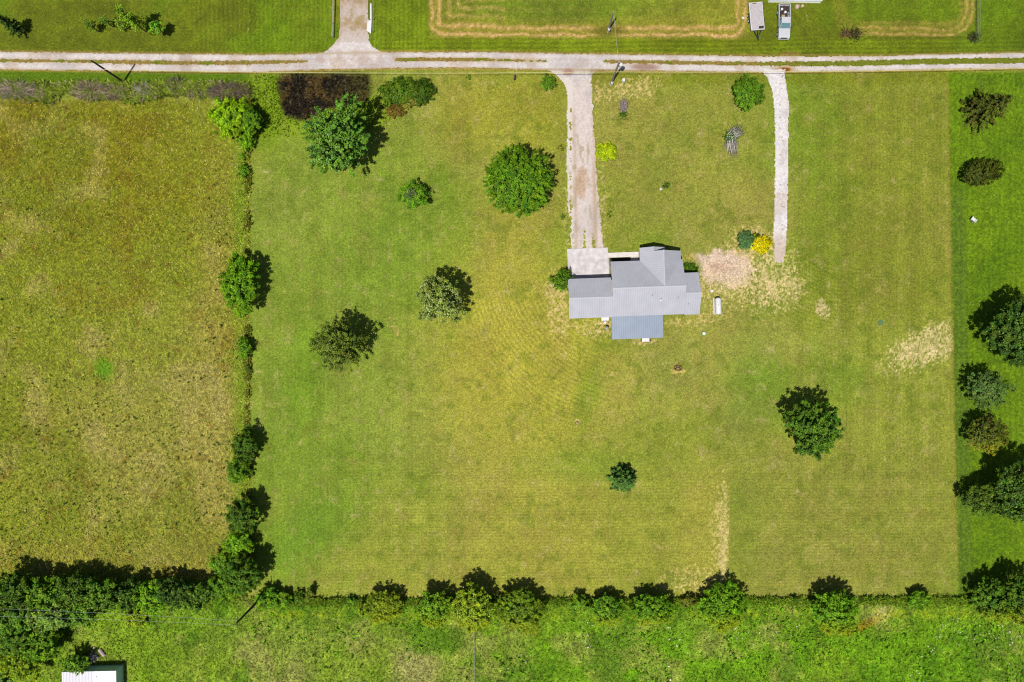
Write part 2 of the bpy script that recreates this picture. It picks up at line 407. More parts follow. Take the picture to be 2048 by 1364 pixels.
    m = mix(m, (100, 152, 22), ell(u, v, 208, 738, 18, 20, 0, soft=.6) * (.6 + .4 * n5))
    m = mix(m, (112, 150, 24), np.exp(-((u - 482) / 16) ** 2) * .5 * (v > 200))
    c = c * (1 - mead[:, None]) + m * mead[:, None]
    # --- the neighbour's lawn in the east
    e = np.tile(np.float32([104, 134, 18]), (N, 1))
    e = mix(e, (86, 118, 14), ss(.48, .68, n2) * .6); e = mix(e, (118, 146, 20), ss(.5, .7, n1b) * .5)
    e = mix(e, (92, 118, 34), (1 - ss(22, 36, u - east_line(v))) * ss(330, 420, v) * .75)
    e = e * (1 + (n4 - .5) * .16 + np.sin(u * (2 * math.pi / 11)) * .03)[:, None]
    c = c * (1 - east[:, None]) + e * east[:, None]
    c = mix(c, (140, 120, 44), np.exp(-((u - east_line(v) + 2) / 2.5) ** 2) * boxm(u, v, 1850, 1950, 165, 1150, 10) * .35)
    # --- rough land in the south
    s = np.tile(np.float32([116, 148, 34]), (N, 1))
    s = mix(s, (138, 152, 60), np.clip(ell(u, v, 600, 1320, 160, 70, 0, soft=.7) + ell(u, v, 820, 1320, 70, 60, 0, soft=.7), 0, 1) * .8)
    s = mix(s, (176, 166, 104), ell(u, v, 835, 1335, 52, 42, 20, soft=.6) * .7)
    s = mix(s, (146, 142, 80), ell(u, v, 1035, 1290, 30, 70, -12, soft=.6) * .6)
    s = mix(s, (120, 136, 56), ell(u, v, 1400, 1270, 110, 40, 12, soft=.6) * .6)
    s = mix(s, (108, 158, 18), (ell(u, v, 1300, 1310, 260, 70, 0, soft=.6) + ell(u, v, 1820, 1310, 260, 70, 0, soft=.6)) * .7); s = mix(s, (166, 160, 92), ss(.5, .68, fbm(u, v, 70, 4, 11)) * .5); s = mix(s, (78, 122, 16), ss(.5, .68, n2) * .6); s = mix(s, (128, 156, 34), ss(.52, .7, n6) * .6)
    s = mix(s, (188, 178, 110), ell(u, v, 1762, 1228, 26, 14, -25, soft=.6) * .7)
    s = mix(s, (150, 120, 30), ell(u, v, 1725, 1252, 34, 9, -25, soft=.6) * .7)
    s = mix(s, (150, 158, 30), np.exp(-((v - 1228) / 9) ** 2) * ss(500, 560, u) * ss(.45, .7, n3) * .6)
    s = s * (1 + (n4 - .5) * .25 + (n3 - .5) * .3)[:, None]
    c = c * (1 - rough[:, None]) + s * rough[:, None]
    # road middle and shoulders
    rt = np.interp(u, XS, RT); rb = np.interp(u, XS, RB)
    mid = boxm(u, v, -9e9, 9e9, 0, 1e9, 1) * ss(-3, 3, v - rt) * (1 - ss(-3, 3, v - rb))
    r = np.tile(np.float32([150, 128, 66]), (N, 1)); r = mix(r, (112, 128, 28), np.clip(ss(1400, 1700, u) + ss(.5, .7, n3), 0, 1) * .8)
    c = c * (1 - mid[:, None]) + r * mid[:, None]
    c = mix(c, (186, 150, 90), np.exp(-((v - rb - 1) / 2.5) ** 2) * .6)
    # fine grain of the sward, and odd clover heads
    c = c * (1 + (n4 - .5) * .14 + (n5 - .5) * .10)[:, None]
    c = mix(c, (216, 210, 170), ss(.965, .985, vnoise(u, v, 2.6, 91)) * .5)
    return np.clip(c, 4, 255)

def axis_pts(a, b, step, far):
    core = np.arange(a, b + 1e-6, step); out = []
    d = step
    while d < far:
        d *= 1.6; out.append(d)
    out = np.array(out)
    return np.concatenate([(a - out)[::-1], core, b + out])

def grid_faces(nx, ny):
    i = np.arange(nx * ny, dtype=np.int32).reshape(ny, nx)
    return np.stack([i[1:, :-1], i[1:, 1:], i[:-1, 1:], i[:-1, :-1]], -1).reshape(-1, 4)

gx = axis_pts(-240, 2290, 1.8, 40000); gy = axis_pts(-200, 1560, 1.8, 40000)
U, V = np.meshgrid(gx, gy); uf = U.ravel(); vf = V.ravel()
gz = np.zeros_like(uf)
verts = np.stack([(uf - 1024) / PX, (682 - vf) / PX, gz], -1)
gcol = paint(uf, vf)
far = ss(0, 500, np.maximum(np.maximum(-260 - uf, uf - 2310), np.maximum(-220 - vf, vf - 1580)))
gcol = mix(gcol, (118, 134, 40), far)          # plain pasture beyond the surveyed land
ground = np_mesh("ground", verts, grid_faces(len(gx), len(gy)), M['grass'], cols=alb(gcol), smooth=True)
tag(ground, kind="structure")

# ------------------------------------------------------------------ gravel roads: sheets with ragged edges, 4 mm steps
def sheet(name, x0, x1, y0, y1, inside, colour, z, mat, step=1.7):
    a = np.arange(x0, x1 + step, step); b = np.arange(y0, y1 + step, step)
    Ug, Vg = np.meshgrid(a, b); u = Ug.ravel().astype(np.float32); v = Vg.ravel().astype(np.float32)
    # wander the vertices a little so edges do not stair-step
    j = step * .45
    uu = u + (vnoise(u, v, 1.3, 41) - .5) * j; vv = v + (vnoise(u, v, 1.3, 42) - .5) * j
    f = grid_faces(len(a), len(b))
    ok = inside(uu, vv) > 0
    f = f[ok[f].sum(1) >= 3]
    use = np.unique(f); remap = np.full(len(u), -1, dtype=np.int32); remap[use] = np.arange(len(use))
    uu = uu[use]; vv = vv[use]
    vt = np.stack([(uu - 1024) / PX, (682 - vv) / PX, np.full(len(uu), z)], -1)
    o = np_mesh(name, vt, remap[f], mat, cols=alb(np.clip(colour(uu, vv), 8, 252)))
    return tag(o, kind="structure")

def nlanein(u, v):
    L = np.interp(v, [-120, 60, 75, 90, 104, 112], [680, 679, 677, 667, 648, 600])
    R = np.interp(v, [-120, 60, 80, 92, 102, 112], [737, 737, 738, 744, 760, 800])
    return np.minimum(np.minimum(u - L, R - u), 112 - v)

def drivein(u, v):
    L = np.interp(v, [132, 140, 148, 158, 172, 190, 340, 440, 497], [1070, 1096, 1110, 1122, 1130, 1134, 1133, 1138, 1141])
    R = np.interp(v, [132, 142, 152, 200, 260, 330, 400, 470, 497], [1215, 1192, 1182, 1185, 1188, 1192, 1198, 1204, 1206])
    return np.minimum(np.minimum(u - L, R - u), np.minimum(v - 132, 498.5 - v))

def trackin(u, v):
    L = np.interp(v, [138, 150, 160, 180, 210, 300, 440, 470, 522], [1524, 1530, 1536, 1543, 1548, 1550, 1548, 1546, 1549])
    R = np.interp(v, [138, 150, 170, 200, 300, 440, 500, 526], [1572, 1570, 1573, 1578, 1577, 1575, 1572, 1566])
    return np.minimum(np.minimum(u - L, R - u), np.minimum(v - 138, 525 - v))

def ragged(u, v, k):
    return (vnoise(u, v, 4.0, 51) - .5) * k + (vnoise(u, v, 2.0, 52) - .5) * k * .8 + (vnoise(u, v, 14, 53) - .5) * k

def road_in(u, v):
    d = np.minimum(v - np.interp(u, XS, RT), np.interp(u, XS, RB) - v)
    d = np.maximum(d, np.minimum(nlanein(u, v), v - 84))
    d = np.maximum(d, np.minimum(drivein(u, v), 160 - v))
    med = np.abs(v - np.interp(u, MX, MY)) - np.interp(u, MWX, MWY) + (vnoise(u, v, 5, 57) - .5) * 2.6 + (vnoise(u, v, 2, 58) - .5) * 2.4
    return np.minimum(d + ragged(u, v, 1.8), med)

def gravel_base(u, v, c0, soil, k, asp=1.0):
    c = np.tile(np.float32(c0), (len(u), 1))
    n = fbm(u, v * asp, 26, 4, 61); n2 = vnoise(u, v, 2.4, 62); n3 = fbm(u, v, 60, 3, 63)
    c = mix(c, soil, ss(.50, .72, n) * k)
    c = mix(c, (190, 180, 176), ss(.5, .75, n3) * .5)
    return c * (1 + (n2 - .5) * .14)[:, None]

def road_col(u, v):
    c = gravel_base(u, v, (228, 218, 214), (198, 172, 148), .45)
    rt = np.interp(u, XS, RT); rb = np.interp(u, XS, RB); my = np.interp(u, MX, MY)
    c = mix(c, (196, 176, 142), np.exp(-((v - rt) / 2.2) ** 2) * .8)
    c = mix(c, (192, 168, 128), np.exp(-((v - rb) / 2.4) ** 2) * .8)
    c = mix(c, (188, 166, 126), np.exp(-((v - my) / 4.5) ** 2) * .75 * np.clip(np.interp(u, MWX, MWY) / 2 + .3, 0, 1))
    c = mix(c, (196, 172, 160), boxm(u, v, 560, 790, 100, 140, 20) * ss(.45, .65, fbm(u, v, 18, 3, 66)) * .6)
    c = mix(c, (170, 138, 122), ell(u, v, 1290, 134, 28, 7, 2, soft=.5) * .9)
    c = mix(c, (172, 132, 116), ell(u, v, 1137, 144, 10, 7, 0, soft=.6) * .8)
    c = mix(c, (150, 124, 86), boxm(u, v, 1180, 1240, 138, 152, 4) * .5)
    c = mix(c, (196, 164, 120), ell(u, v, 1568, 139, 24, 8, 0, soft=.5) * .8)
    c = mix(c, (140, 84, 16), ell(u, v, 1569, 139, 12, 4, 0, soft=.3))
    c = mix(c, (178, 160, 150), boxm(u, v, 360, 384, 108, 146, 4) * .5)
    for k, (px_, w_) in enumerate(((108, 2), (117, 1.5), (130, 1.5), (137, 2))):
        c = c * (1 - .05 * np.exp(-((v - px_ - (rt - 105)) / w_) ** 2) * vnoise(u, v, 30, 80 + k))[:, None]
    return c

def nlane_col(u, v):
    c = gravel_base(u, v, (206, 188, 176), (176, 148, 112), .8)
    c = mix(c, (222, 212, 208), ss(50, 95, v) * .6)
    c = mix(c, (168, 150, 92), (ss(.6, .75, fbm(u, v, 12, 3, 68))) * .6 * (1 - ss(50, 90, v)))
    return c

def drive_col(u, v):
    c = gravel_base(u, v, (226, 211, 204), (196, 164, 134), .75, .35)
    c = mix(c, (236, 228, 218), (1 - ss(8, 14, u - 1134)) * .6)
    c = mix(c, (150, 136, 84), ss(.62, .8, vnoise(u, v * .4, 5, 64)) * .35 * ss(190, 300, v))
    c = mix(c, (230, 216, 208), np.exp(-((u - 1170) / 9) ** 2) * ss(380, 440, v) * .6)
    c = mix(c, (186, 152, 116), np.exp(-((u - 1188 - (v - 330) * .02) / 4.5) ** 2) * ss(280, 360, v) * .55)
    c = mix(c, (188, 160, 132), np.exp(-((u - 1148 - (v - 230) * .02) / 4) ** 2) * ss(200, 240, v) * .4)
    return c

def track_col(u, v):
    c = gravel_base(u, v, (238, 231, 230), (210, 190, 178), .5, .5)
    c = mix(c, (222, 192, 164), ss(440, 500, v) * .45)
    c = mix(c, (120, 110, 96), ss(.80, .9, vnoise(u, v, 2.6, 69)) * np.exp(-((u - 1563) / 6) ** 2) * .7)
    return c

def drive_in(u, v):
    d = np.minimum(drivein(u, v), v - 156) + ragged(u, v, 2.4)
    tuftk = np.maximum(np.exp(-((u - 1141) / 3) ** 2) * ss(190, 220, v) * .75, np.exp(-((u - 1169) / 3.5) ** 2) * ss(430, 490, v) * .95)
    tuftk = np.maximum(tuftk, np.exp(-((u - 1187) / 4) ** 2) * ss(430, 490, v) * .95)
    tuftk = np.maximum(tuftk, np.exp(-((u - 1148) / 3) ** 2) * ss(440, 490, v) * .6)
    d = np.where(vnoise(u, v, 3.0, 55) * .6 + vnoise(u, v, 8, 56) * .4 < tuftk * .62, -1, d)
    return d

sheet("road", -420, 2470, 80, 162, road_in, road_col, 0.016, M['gravel'])
sheet("lane", 600, 800, -110, 90, lambda u, v: np.minimum(nlanein(u, v), 90 - v) + ragged(u, v, 1.6), nlane_col, 0.012, M['gravel'])
sheet("driveway", 1118, 1215, 150, 500, drive_in, drive_col, 0.012, M['gravel'])
sheet("driveway.001", 1520, 1582, 136, 530, lambda u, v: trackin(u, v) + ragged(u, v, 1.5), track_col, 0.020, M['gravel'])

# ------------------------------------------------------------------ long grass and weeds (stuff nobody could count)
def tufts(name, u, v, col, h, w, nb, mat, lean=0.8, seed=0):
    """u,v survey positions; every tuft is nb bent blades"""
    r = np.random.RandomState(seed); n = len(u)
    x = (u - 1024) / PX; y = (682 - v) / PX
    X = np.repeat(x, nb); Y = np.repeat(y, nb); Hh = np.repeat(h, nb) * r.uniform(.6, 1.15, n * nb); Ww = np.repeat(w, nb) * r.uniform(.6, 1.3, n * nb)
    C = np.repeat(col, nb, 0) * r.uniform(.78, 1.25, (n * nb, 1))
    a = r.uniform(0, 2 * math.pi, n * nb); le = Hh * lean * r.uniform(.3, 1.3, n * nb)
    ca, sa = np.cos(a), np.sin(a)
    o = np.zeros(n * nb)
    b0 = np.stack([X - sa * Ww * .5, Y + ca * Ww * .5, o + .01], -1); b1 = np.stack([X + sa * Ww * .5, Y - ca * Ww * .5, o + .01], -1)
    mx = X + ca * le * .45; my = Y + sa * le * .45
    m0 = np.stack([mx - sa * Ww * .5, my + ca * Ww * .5, Hh * .7], -1); m1 = np.stack([mx + sa * Ww * .5, my - ca * Ww * .5, Hh * .7], -1)
    t = np.stack([X + ca * le, Y + sa * le, Hh * .95], -1)
    vt = np.stack([b0, b1, m1, m0, t], 1).reshape(-1, 3)
    k = np.arange(n * nb, dtype=np.int32)[:, None] * 5
    quad = k + np.int32([0, 1, 2, 3]); tri = k + np.int32([3, 2, 4])
    o_ = np_mesh(name, vt, [quad, tri], mat, cols=np.clip(np.repeat(C, 5, 0), 0, .8))
    return tag(o_, kind="stuff")

R0 = np.random.RandomState(5)
def scatter(x0, x1, y0, y1, n, keep):
    u = R0.uniform(x0, x1, n).astype(np.float32); v = R0.uniform(y0, y1, n).astype(np.float32)
    k = R0.uniform(0, 1, n) < keep(u, v)
    return u[k], v[k]

# meadow
u, v = scatter(-240, 520, 186, 1170, 75000, lambda u, v: region_masks(u, v)[1])
c = paint(u, v); c = c * R0.uniform(.88, 1.2, (len(u), 1))
c = mix(c, (200, 178, 124), (R0.uniform(0, 1, len(u)) < .24) * .6); c = mix(c, (118, 142, 36), (R0.uniform(0, 1, len(u)) < .15) * .6)
c = mix(c, (90, 116, 28), (R0.uniform(0, 1, len(u)) < .03 + .06 * ss(650, 1050, v)) * .8)
edge = np.exp(-((u - west_line(v)) / 14) ** 2)
tufts("meadow_grass", u, v, alb(c) * 2.0, R0.uniform(.09, .22, len(u)) * (1 + .9 * edge), R0.uniform(.04, .11, len(u)), 5, M['tuft'], 1.0, 11)
# meadow weeds: darker broad leaved clumps
u, v = scatter(-240, 495, 300, 1150, 3400, lambda u, v: region_masks(u, v)[1] * (.15 + .85 * ss(350, 1000, v)) * ss(.38, .55, fbm(u, v, 90, 3, 77)))
c = np.tile(np.float32([88, 118, 32]), (len(u), 1)) * R0.uniform(.6, 1.4, (len(u), 1))
tufts("meadow_weeds", u, v, alb(c) * 1.3, R0.uniform(.16, .4, len(u)), R0.uniform(.06, .16, len(u)), 7, M['tuft'], .9, 12)
# rough land in the south
u, v = scatter(-240, 2290, 1150, 1555, 86000, lambda u, v: region_masks(u, v)[3])
c = paint(u, v) * R0.uniform(.8, 1.25, (len(u), 1))
c = mix(c, (168, 180, 60), (R0.uniform(0, 1, len(u)) < .08) * .6)
wf = (R0.uniform(0, 1, len(u)) < .07 * ss(.55, .7, fbm(u, v, 60, 3, 78)) * ss(850, 1000, u)) & (v > 1235)
c = mix(c, (238, 236, 214), wf * .95)
edge = np.exp(-((v - south_line(u) - 4) / 10) ** 2)
tufts("rough_grass", u, v, alb(c) * 1.66, R0.uniform(.10, .24, len(u)) * (1 + 2.2 * edge), R0.uniform(.05, .14, len(u)), 5, M['tuft'], .9, 13)
u, v = scatter(400, 2160, 1196, 1460, 2600, lambda u, v: region_masks(u, v)[3] * ss(.42, .6, fbm(u, v, 70, 3, 79)))
c = np.tile(np.float32([100, 146, 24]), (len(u), 1)) * R0.uniform(.75, 1.35, (len(u), 1))
tufts("field_weeds", u, v, alb(c) * 1.5, R0.uniform(.22, .5, len(u)), R0.uniform(.12, .26, len(u)), 8, M['tuft'], .9, 14)
# reeds in the wet hollow, weeds along the verge
u, v = scatter(548, 752, 148, 248, 3600, lambda u, v: (1 - ss(40, 100, paint(u, v)[:, 0])) * .8)
c = np.tile(np.float32([52, 46, 34]), (len(u), 1)) * R0.uniform(.5, 1.5, (len(u), 1))
c = mix(c, (110, 100, 44), (R0.uniform(0, 1, len(u)) < .26) * .8); c = mix(c, (150, 130, 110), (R0.uniform(0, 1, len(u)) < .04) * .9)
tufts("dark_reeds", u, v, alb(c) * .95, R0.uniform(.2, .6, len(u)), R0.uniform(.03, .07, len(u)), 6, M['tuft'], .5, 15)
u, v = scatter(500, 800, 150, 275, 4200, lambda u, v: (paint(u, v)[:, 0] > 92) * (ell(u, v, 548, 198, 46, 62, -10, soft=.7) + ell(u, v, 715, 225, 60, 40, 0, soft=.6)))
c = np.tile(np.float32([126, 160, 20]), (len(u), 1)) * R0.uniform(.65, 1.3, (len(u), 1))
tufts("marsh_grass", u, v, alb(c) * 1.3, R0.uniform(.16, .4, len(u)), R0.uniform(.06, .14, len(u)), 5, M['tuft'], .7, 16)
u, v = scatter(-240, 500, 162, 214, 8500, lambda u, v: ss(-5, 5, 198 + (fbm(u, v, 30, 3, 83) - .5) * 40 - v) * ss(163, 170, v + (fbm(u, v, 18, 2, 84) - .5) * 10))
c = np.tile(np.float32([130, 150, 40]), (len(u), 1)) * R0.uniform(.7, 1.3, (len(u), 1)); c = mix(c, (180, 156, 136), (R0.uniform(0, 1, len(u)) < .14) * .8)
tufts("verge_weeds", u, v, alb(c) * 1.3, R0.uniform(.3, .8, len(u)), R0.uniform(.06, .18, len(u)), 5, M['tuft'], .9, 17)

# tall uncut grass on the two boundary lines
v = R0.uniform(290, 1150, 4200).astype(np.float32); u = west_line(v) + R0.normal(-4, 3.5, len(v)).astype(np.float32)
k = R0.uniform(0, 1, len(v)) < ss(.40, .62, fbm(u * 0, v, 40, 3, 85)); u = u[k]; v = v[k]
c = np.tile(np.float32([142, 142, 50]), (len(u), 1)) * R0.uniform(.7, 1.3, (len(u), 1)); c = mix(c, (104, 132, 30), (R0.uniform(0, 1, len(u)) < .3) * .9)
tufts("boundary_grass", u, v, alb(c) * 1.5, R0.uniform(.3, .75, len(u)), R0.uniform(.06, .13, len(u)), 5, M['tuft'], .5, 18)
u = R0.uniform(530, 1960, 7600).astype(np.float32); v = south_line(u) + R0.normal(5, 3.5, len(u)).astype(np.float32)
c = np.tile(np.float32([110, 146, 34]), (len(u), 1)) * R0.uniform(.7, 1.3, (len(u), 1)); c = mix(c, (160, 166, 50), (R0.uniform(0, 1, len(u)) < .25) * .9)
tufts("boundary_weeds", u, v, alb(c) * 1.5, R0.uniform(.4, 1.0, len(u)), R0.uniform(.06, .13, len(u)), 5, M['tuft'], .5, 19)

# ------------------------------------------------------------------ trees and shrubs
def leaf_mesh(name, P, Nn, D, L, Wd, cols, parent, mat=None, fold=.25):
    """one diamond leaf per row: position, normal, direction, length, width"""
    D = D - Nn * (D * Nn).sum(1, keepdims=True); D /= np.linalg.norm(D, axis=1, keepdims=True) + 1e-9
    S = np.cross(Nn, D)
    L = L[:, None]; Wd = Wd[:, None]
    a = P - D * L * .5; t = P + D * L * .5; m = P + Nn * L * .06 * 0
    l = P + S * Wd * .5 + Nn * Wd * fold + D * L * .05; r = P - S * Wd * .5 + Nn * Wd * fold + D * L * .05
    vt = np.stack([a, r, t, l], 1).reshape(-1, 3)
    f = np.arange(len(P) * 4, dtype=np.int32).reshape(-1, 4)
    return np_mesh(name, vt, f, mat or M['leaf'], parent, cols=np.clip(np.repeat(cols, 4, 0), 0, .8))

GY = "trees in the mown yard"
LB = 1.38      # a leaf shows less than its full face to the sun
def warm(c):
    c = np.array(c, np.float32); c[..., 0] = np.maximum(c[..., 0], .70 * c[..., 1]); c[..., 2] *= .85
    return c
def unit(a): return a / (np.linalg.norm(a, axis=1, keepdims=True) + 1e-9)

def broadleaf(px, py, rx, ry, h, col, label, cat="tree", name="broadleaf_tree", seed=0, base=.18, leaf=.30, dens=95, clump=.55,
              spray=.4, lobes=.16, tip=None, gap=.0, group=None, rot=0.0, trunk=True, hue=.12, flat=1.0, bark='bark', under=None, bare_twigs=0):
    """px,py,rx,ry: where the crown shows in the survey; h: height in metres"""
    r = np.random.RandomState(seed + 1000)
    if h > 3.2 and trunk: h *= 1.16 if group == GY else 1.0; base = max(base, .2)
    cb = h * base; rz = (h - cb) / 2; cz = cb + rz
    f = 1 - cz / HC
    x, y = W(px, py, cz); ax = rx / PX * f; ay = ry / PX * f
    root = empty(name, (x, y, 0), label, cat, group=group)
    area = math.pi * ax * ay; leaf = leaf * .80; dens = dens * (2.9 if trunk else 3.4); clump = clump * .82; gap = gap * .6
    nc = max(14, int(area * 2.3 / (clump / .55) ** 2)); per = max(8, int(dens * area / nc))
    # clump centres: over the dome and some inside
    d = unit(r.normal(size=(nc * 3, 3))); d = d[d[:, 2] > (-.45 if trunk else -.15)][:nc]; nc = len(d)
    az = np.arctan2(d[:, 1], d[:, 0])
    ph = r.uniform(0, 6.28, 5); am = r.uniform(.4, 1, 5)
    lob = sum(am[k] * np.sin((k + 2) * az + ph[k]) for k in range(5)) / 2.2
    rad = (1 + lobes * lob) * np.where(r.uniform(0, 1, nc) < .66, r.uniform(.82, 1.02, nc), r.uniform(.35, .85, nc))
    ca, sa = math.cos(rot), math.sin(rot)
    cx_ = d[:, 0] * ax * rad; cy_ = d[:, 1] * ay * rad
    zz = d[:, 2] * rz * rad * (1 + .15 * r.normal(size=nc)) * flat
    cc = np.stack([cx_ * ca - cy_ * sa, cx_ * sa + cy_ * ca, zz], -1)
    keep = np.ones(nc, bool)
    if gap: keep = r.uniform(0, 1, nc) > gap
    cc = cc[keep]; d2 = unit(cc * [1 / ax, 1 / ay, 1 / rz] + 1e-6); nc = len(cc)
    cl = np.repeat(cc, per, 0); out = np.repeat(unit(cc + [0, 0, rz * .35]), per, 0)
    n = len(cl)
    off = r.normal(size=(n, 3)) * clump * .46; off[:, 2] *= .6
    if spray:
        sp = np.repeat(unit(out[::per] + r.normal(size=(nc, 3)) * .45), per, 0)
        off = off * (1 - spray * .55) + sp * (r.uniform(-.9, .9, (n, 1)) * clump * spray * 1.5)
    P = cl + off
    if trunk or ax > .9:       # the inner boughs, mostly seen as the dark between the outer shoots
        m = int(n * .38); q = unit(r.normal(size=(m, 3))) * (r.uniform(0, 1, (m, 1)) ** .4) * .80
        lq = sum(am[k] * np.sin((k + 2) * np.arctan2(q[:, 1], q[:, 0]) + ph[k]) for k in range(5)) / 2.2
        q[:, :2] *= (1 + lobes * lq)[:, None]
        qx = q[:, 0] * ax; qy = q[:, 1] * ay
        P = np.concatenate([P, np.stack([qx * ca - qy * sa, qx * sa + qy * ca, q[:, 2] * rz * flat], -1)])
        out = np.concatenate([out, unit(q + [0, 0, .3])]); nfill = m
    else: nfill = 0
    P[:, 2] += cz; n = len(P)
    P[:, 2] = np.maximum(P[:, 2], .05)
    Nn = unit(out * .75 + np.array([0, 0, .75]) + r.normal(size=(n, 3)) * .38)
    D = r.normal(size=(n, 3)) + out * 1.2
    L = leaf * r.uniform(.7, 1.3, n); Wd = L * r.uniform(.5, .75, n)
    if nfill: L[-nfill:] *= 1.45; Wd[-nfill:] *= 1.45
    base_c = warm(col) * np.ones((nc, 1)) * r.uniform(.80, 1.2, (nc, 1))
    base_c = base_c + r.normal(size=(nc, 1)) * np.float32([14, 6, -4]) * hue * 5
    C = np.concatenate([np.repeat(base_c, per, 0), np.tile(warm(col), (nfill, 1))]) * r.uniform(.74, 1.25, (n, 1))
    if tip is not None:
        C = mix(C, tip[0], (r.uniform(0, 1, n) < tip[1]) * .85)
    if under is not None:      # leaf colour turns paler and yellower towards the south side
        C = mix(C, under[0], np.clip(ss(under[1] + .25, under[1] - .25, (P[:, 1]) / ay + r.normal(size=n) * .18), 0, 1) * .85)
    leaf_mesh("crown", P, Nn, D, L, Wd, alb(np.clip(C, 6, 255)) * LB, root)
    if bare_twigs:
        mt = MB()
        for k in range(bare_twigs):
            a = r.uniform(0, 6.28); q = r.uniform(.1, .5)
            e = np.array([math.cos(a) * q * ax - .1, math.sin(a) * q * ay - .2, h * r.uniform(.96, 1.1)])
            mt.tube([(0, -.1, h * .55), tuple(e * [.5, .5, .85]), tuple(e)], [.05, .04, .02], 4)
        mt.build("bare_twigs", M['greybark'], root)
    if trunk:
        mb = MB(); tr = max(.05, .022 * h + .012 * ax)
        top = np.array([r.normal() * .15, r.normal() * .15, cz + rz * .35])
        mb.tube([(0, 0, -.1), (0, 0, .12 * h), (top[0] * .5, top[1] * .5, cz * .8), tuple(top)], [tr * 1.35, tr, tr * .75, tr * .25], 8)
        for k in r.choice(nc, min(nc, 12), replace=False):
            e = cc[k] + [0, 0, cz]; s = np.array([top[0] * .5, top[1] * .5, max(cb * .8, min(e[2] * .7, cz * .9))])
            md = (s + e) / 2 + [0, 0, -.08 * h * .3]
            mb.tube([s, md, e], [tr * .45, tr * .28, tr * .08], 5)
        mb.build("trunk", M[bark], root)
    return root

def conifer(px, py, r_px, h, col, label, name="conifer_tree", seed=0, leaf=.26, group=None, whorl=.42, dens=1.0, drop=.12, tip=None, bare=.06, full=1.0, lean=(0, 0), skip=0.0):
    """px,py: where the foot of the trunk stands"""
    r = np.random.RandomState(seed + 3000)
    x, y = W(px, py, 0); R = r_px / PX
    root = empty(name, (x, y, 0), label, "tree", group=group)
    mb = MB(); mb.tube([(0, 0, -.1), (lean[0] * .5, lean[1] * .5, h * .5), (lean[0], lean[1], h * .98)], [.03 * h, .02 * h, .02], 8)
    P = []; Nn = []; D = []; C = []
    z = h * bare
    while z < h * .99:
        t = (z - h * bare) / (h * (1 - bare)); rr = R * max(.04, (1 - t) ** (.75 / full)) * r.uniform(.8, 1.15)
        nb = max(4, int(5 + rr * 3.2)); a0 = r.uniform(0, 6.28)
        for k in range(nb):
            if r.uniform() < skip: continue
            a = a0 + 6.283 * k / nb + r.normal() * .2; L = rr * r.uniform(.7, 1.12)
            dv = np.array([math.cos(a), math.sin(a), 0])
            s0 = np.array([lean[0] * z / h, lean[1] * z / h, z])
            e = s0 + dv * L + [0, 0, (-drop + .2 * t) * L]
            if L > .5: mb.tube([s0, (s0 + e) / 2, e], [.012 * h * (1 - t) * .5 + .01, .012, .006], 4, cap=False)
            m = max(5, int(L * 46 * dens)); q = r.uniform(.12, 1, m) ** .8
            lat = np.cross([0, 0, 1.0], dv); wd = .32 * (1 - .55 * q) * (.35 + .3 * L)
            side = r.uniform(-1, 1, m)
            p = s0 + (e - s0) * q[:, None] + lat * (side * wd)[:, None] + r.normal(size=(m, 3)) * .05
            P.append(p); D.append(dv * .8 + lat * np.sign(side)[:, None] * .7 + r.normal(size=(m, 3)) * .25)
            Nn.append(unit(np.array([0, 0, 1.0]) + dv * .35 + r.normal(size=(m, 3)) * .35))
            C.append(warm(col) * r.uniform(.75, 1.25) * r.uniform(.75, 1.25, (m, 1)))
        z += whorl * r.uniform(.75, 1.2)
    P = np.concatenate(P); D = np.concatenate(D); Nn = np.concatenate(Nn); C = np.concatenate(C); n = len(P)
    P[:, 2] = np.maximum(P[:, 2], .06)
    if tip is not None: C = mix(C, tip[0], (r.uniform(0, 1, n) < tip[1]) * .8)
    L = leaf * r.uniform(.7, 1.35, n)
    leaf_mesh("crown", P, Nn, D, L, L * .36, alb(np.clip(C, 6, 255)) * LB, root)
    mb.build("trunk", M['bark'], root)
    return root

def whip(px, py, h, col, label, seed, spread=.9, n=420, bare=.18, group=None, leaf=.24, name="young_tree"):
    """thin young tree: px,py = foot"""
    r = np.random.RandomState(seed + 5000)
    x, y = W(px, py, 0); root = empty(name, (x, y, 0), label, "tree", group=group)
    mb = MB(); mb.tube([(0, 0, -.1), (.05, .03, h * .5), (.1, .0, h)], [.11, .07, .015], 6)
    P = []; D = []
    for k in range(int(14 + h * 3)):
        z = h * (bare + (1 - bare) * r.uniform(0, 1)); a = r.uniform(0, 6.28)
        L = spread * (1 - .65 * (z / h)) * r.uniform(.5, 1.15) + .1
        s = np.array([0, 0, z]); e = s + [math.cos(a) * L, math.sin(a) * L, L * .7]
        mb.tube([s, e], [.025, .008], 4, cap=False)
        m = n // 26; q = r.uniform(.2, 1.1, m)
        P.append(s + (e - s) * q[:, None] + r.normal(size=(m, 3)) * .15); D.append(np.tile(e - s, (m, 1)) + r.normal(size=(m, 3)) * .4)
    P = np.concatenate(P); D = np.concatenate(D); n = len(P)
    Nn = unit(np.array([0, 0, 1.0]) + r.normal(size=(n, 3)) * .5)
    C = warm(col) * r.uniform(.65, 1.3, (n, 1)); L = leaf * r.uniform(.7, 1.3, n)
    leaf_mesh("crown", P, Nn, D, L, L * .6, alb(C) * LB, root); mb.build("trunk", M['bark'], root)
    return root

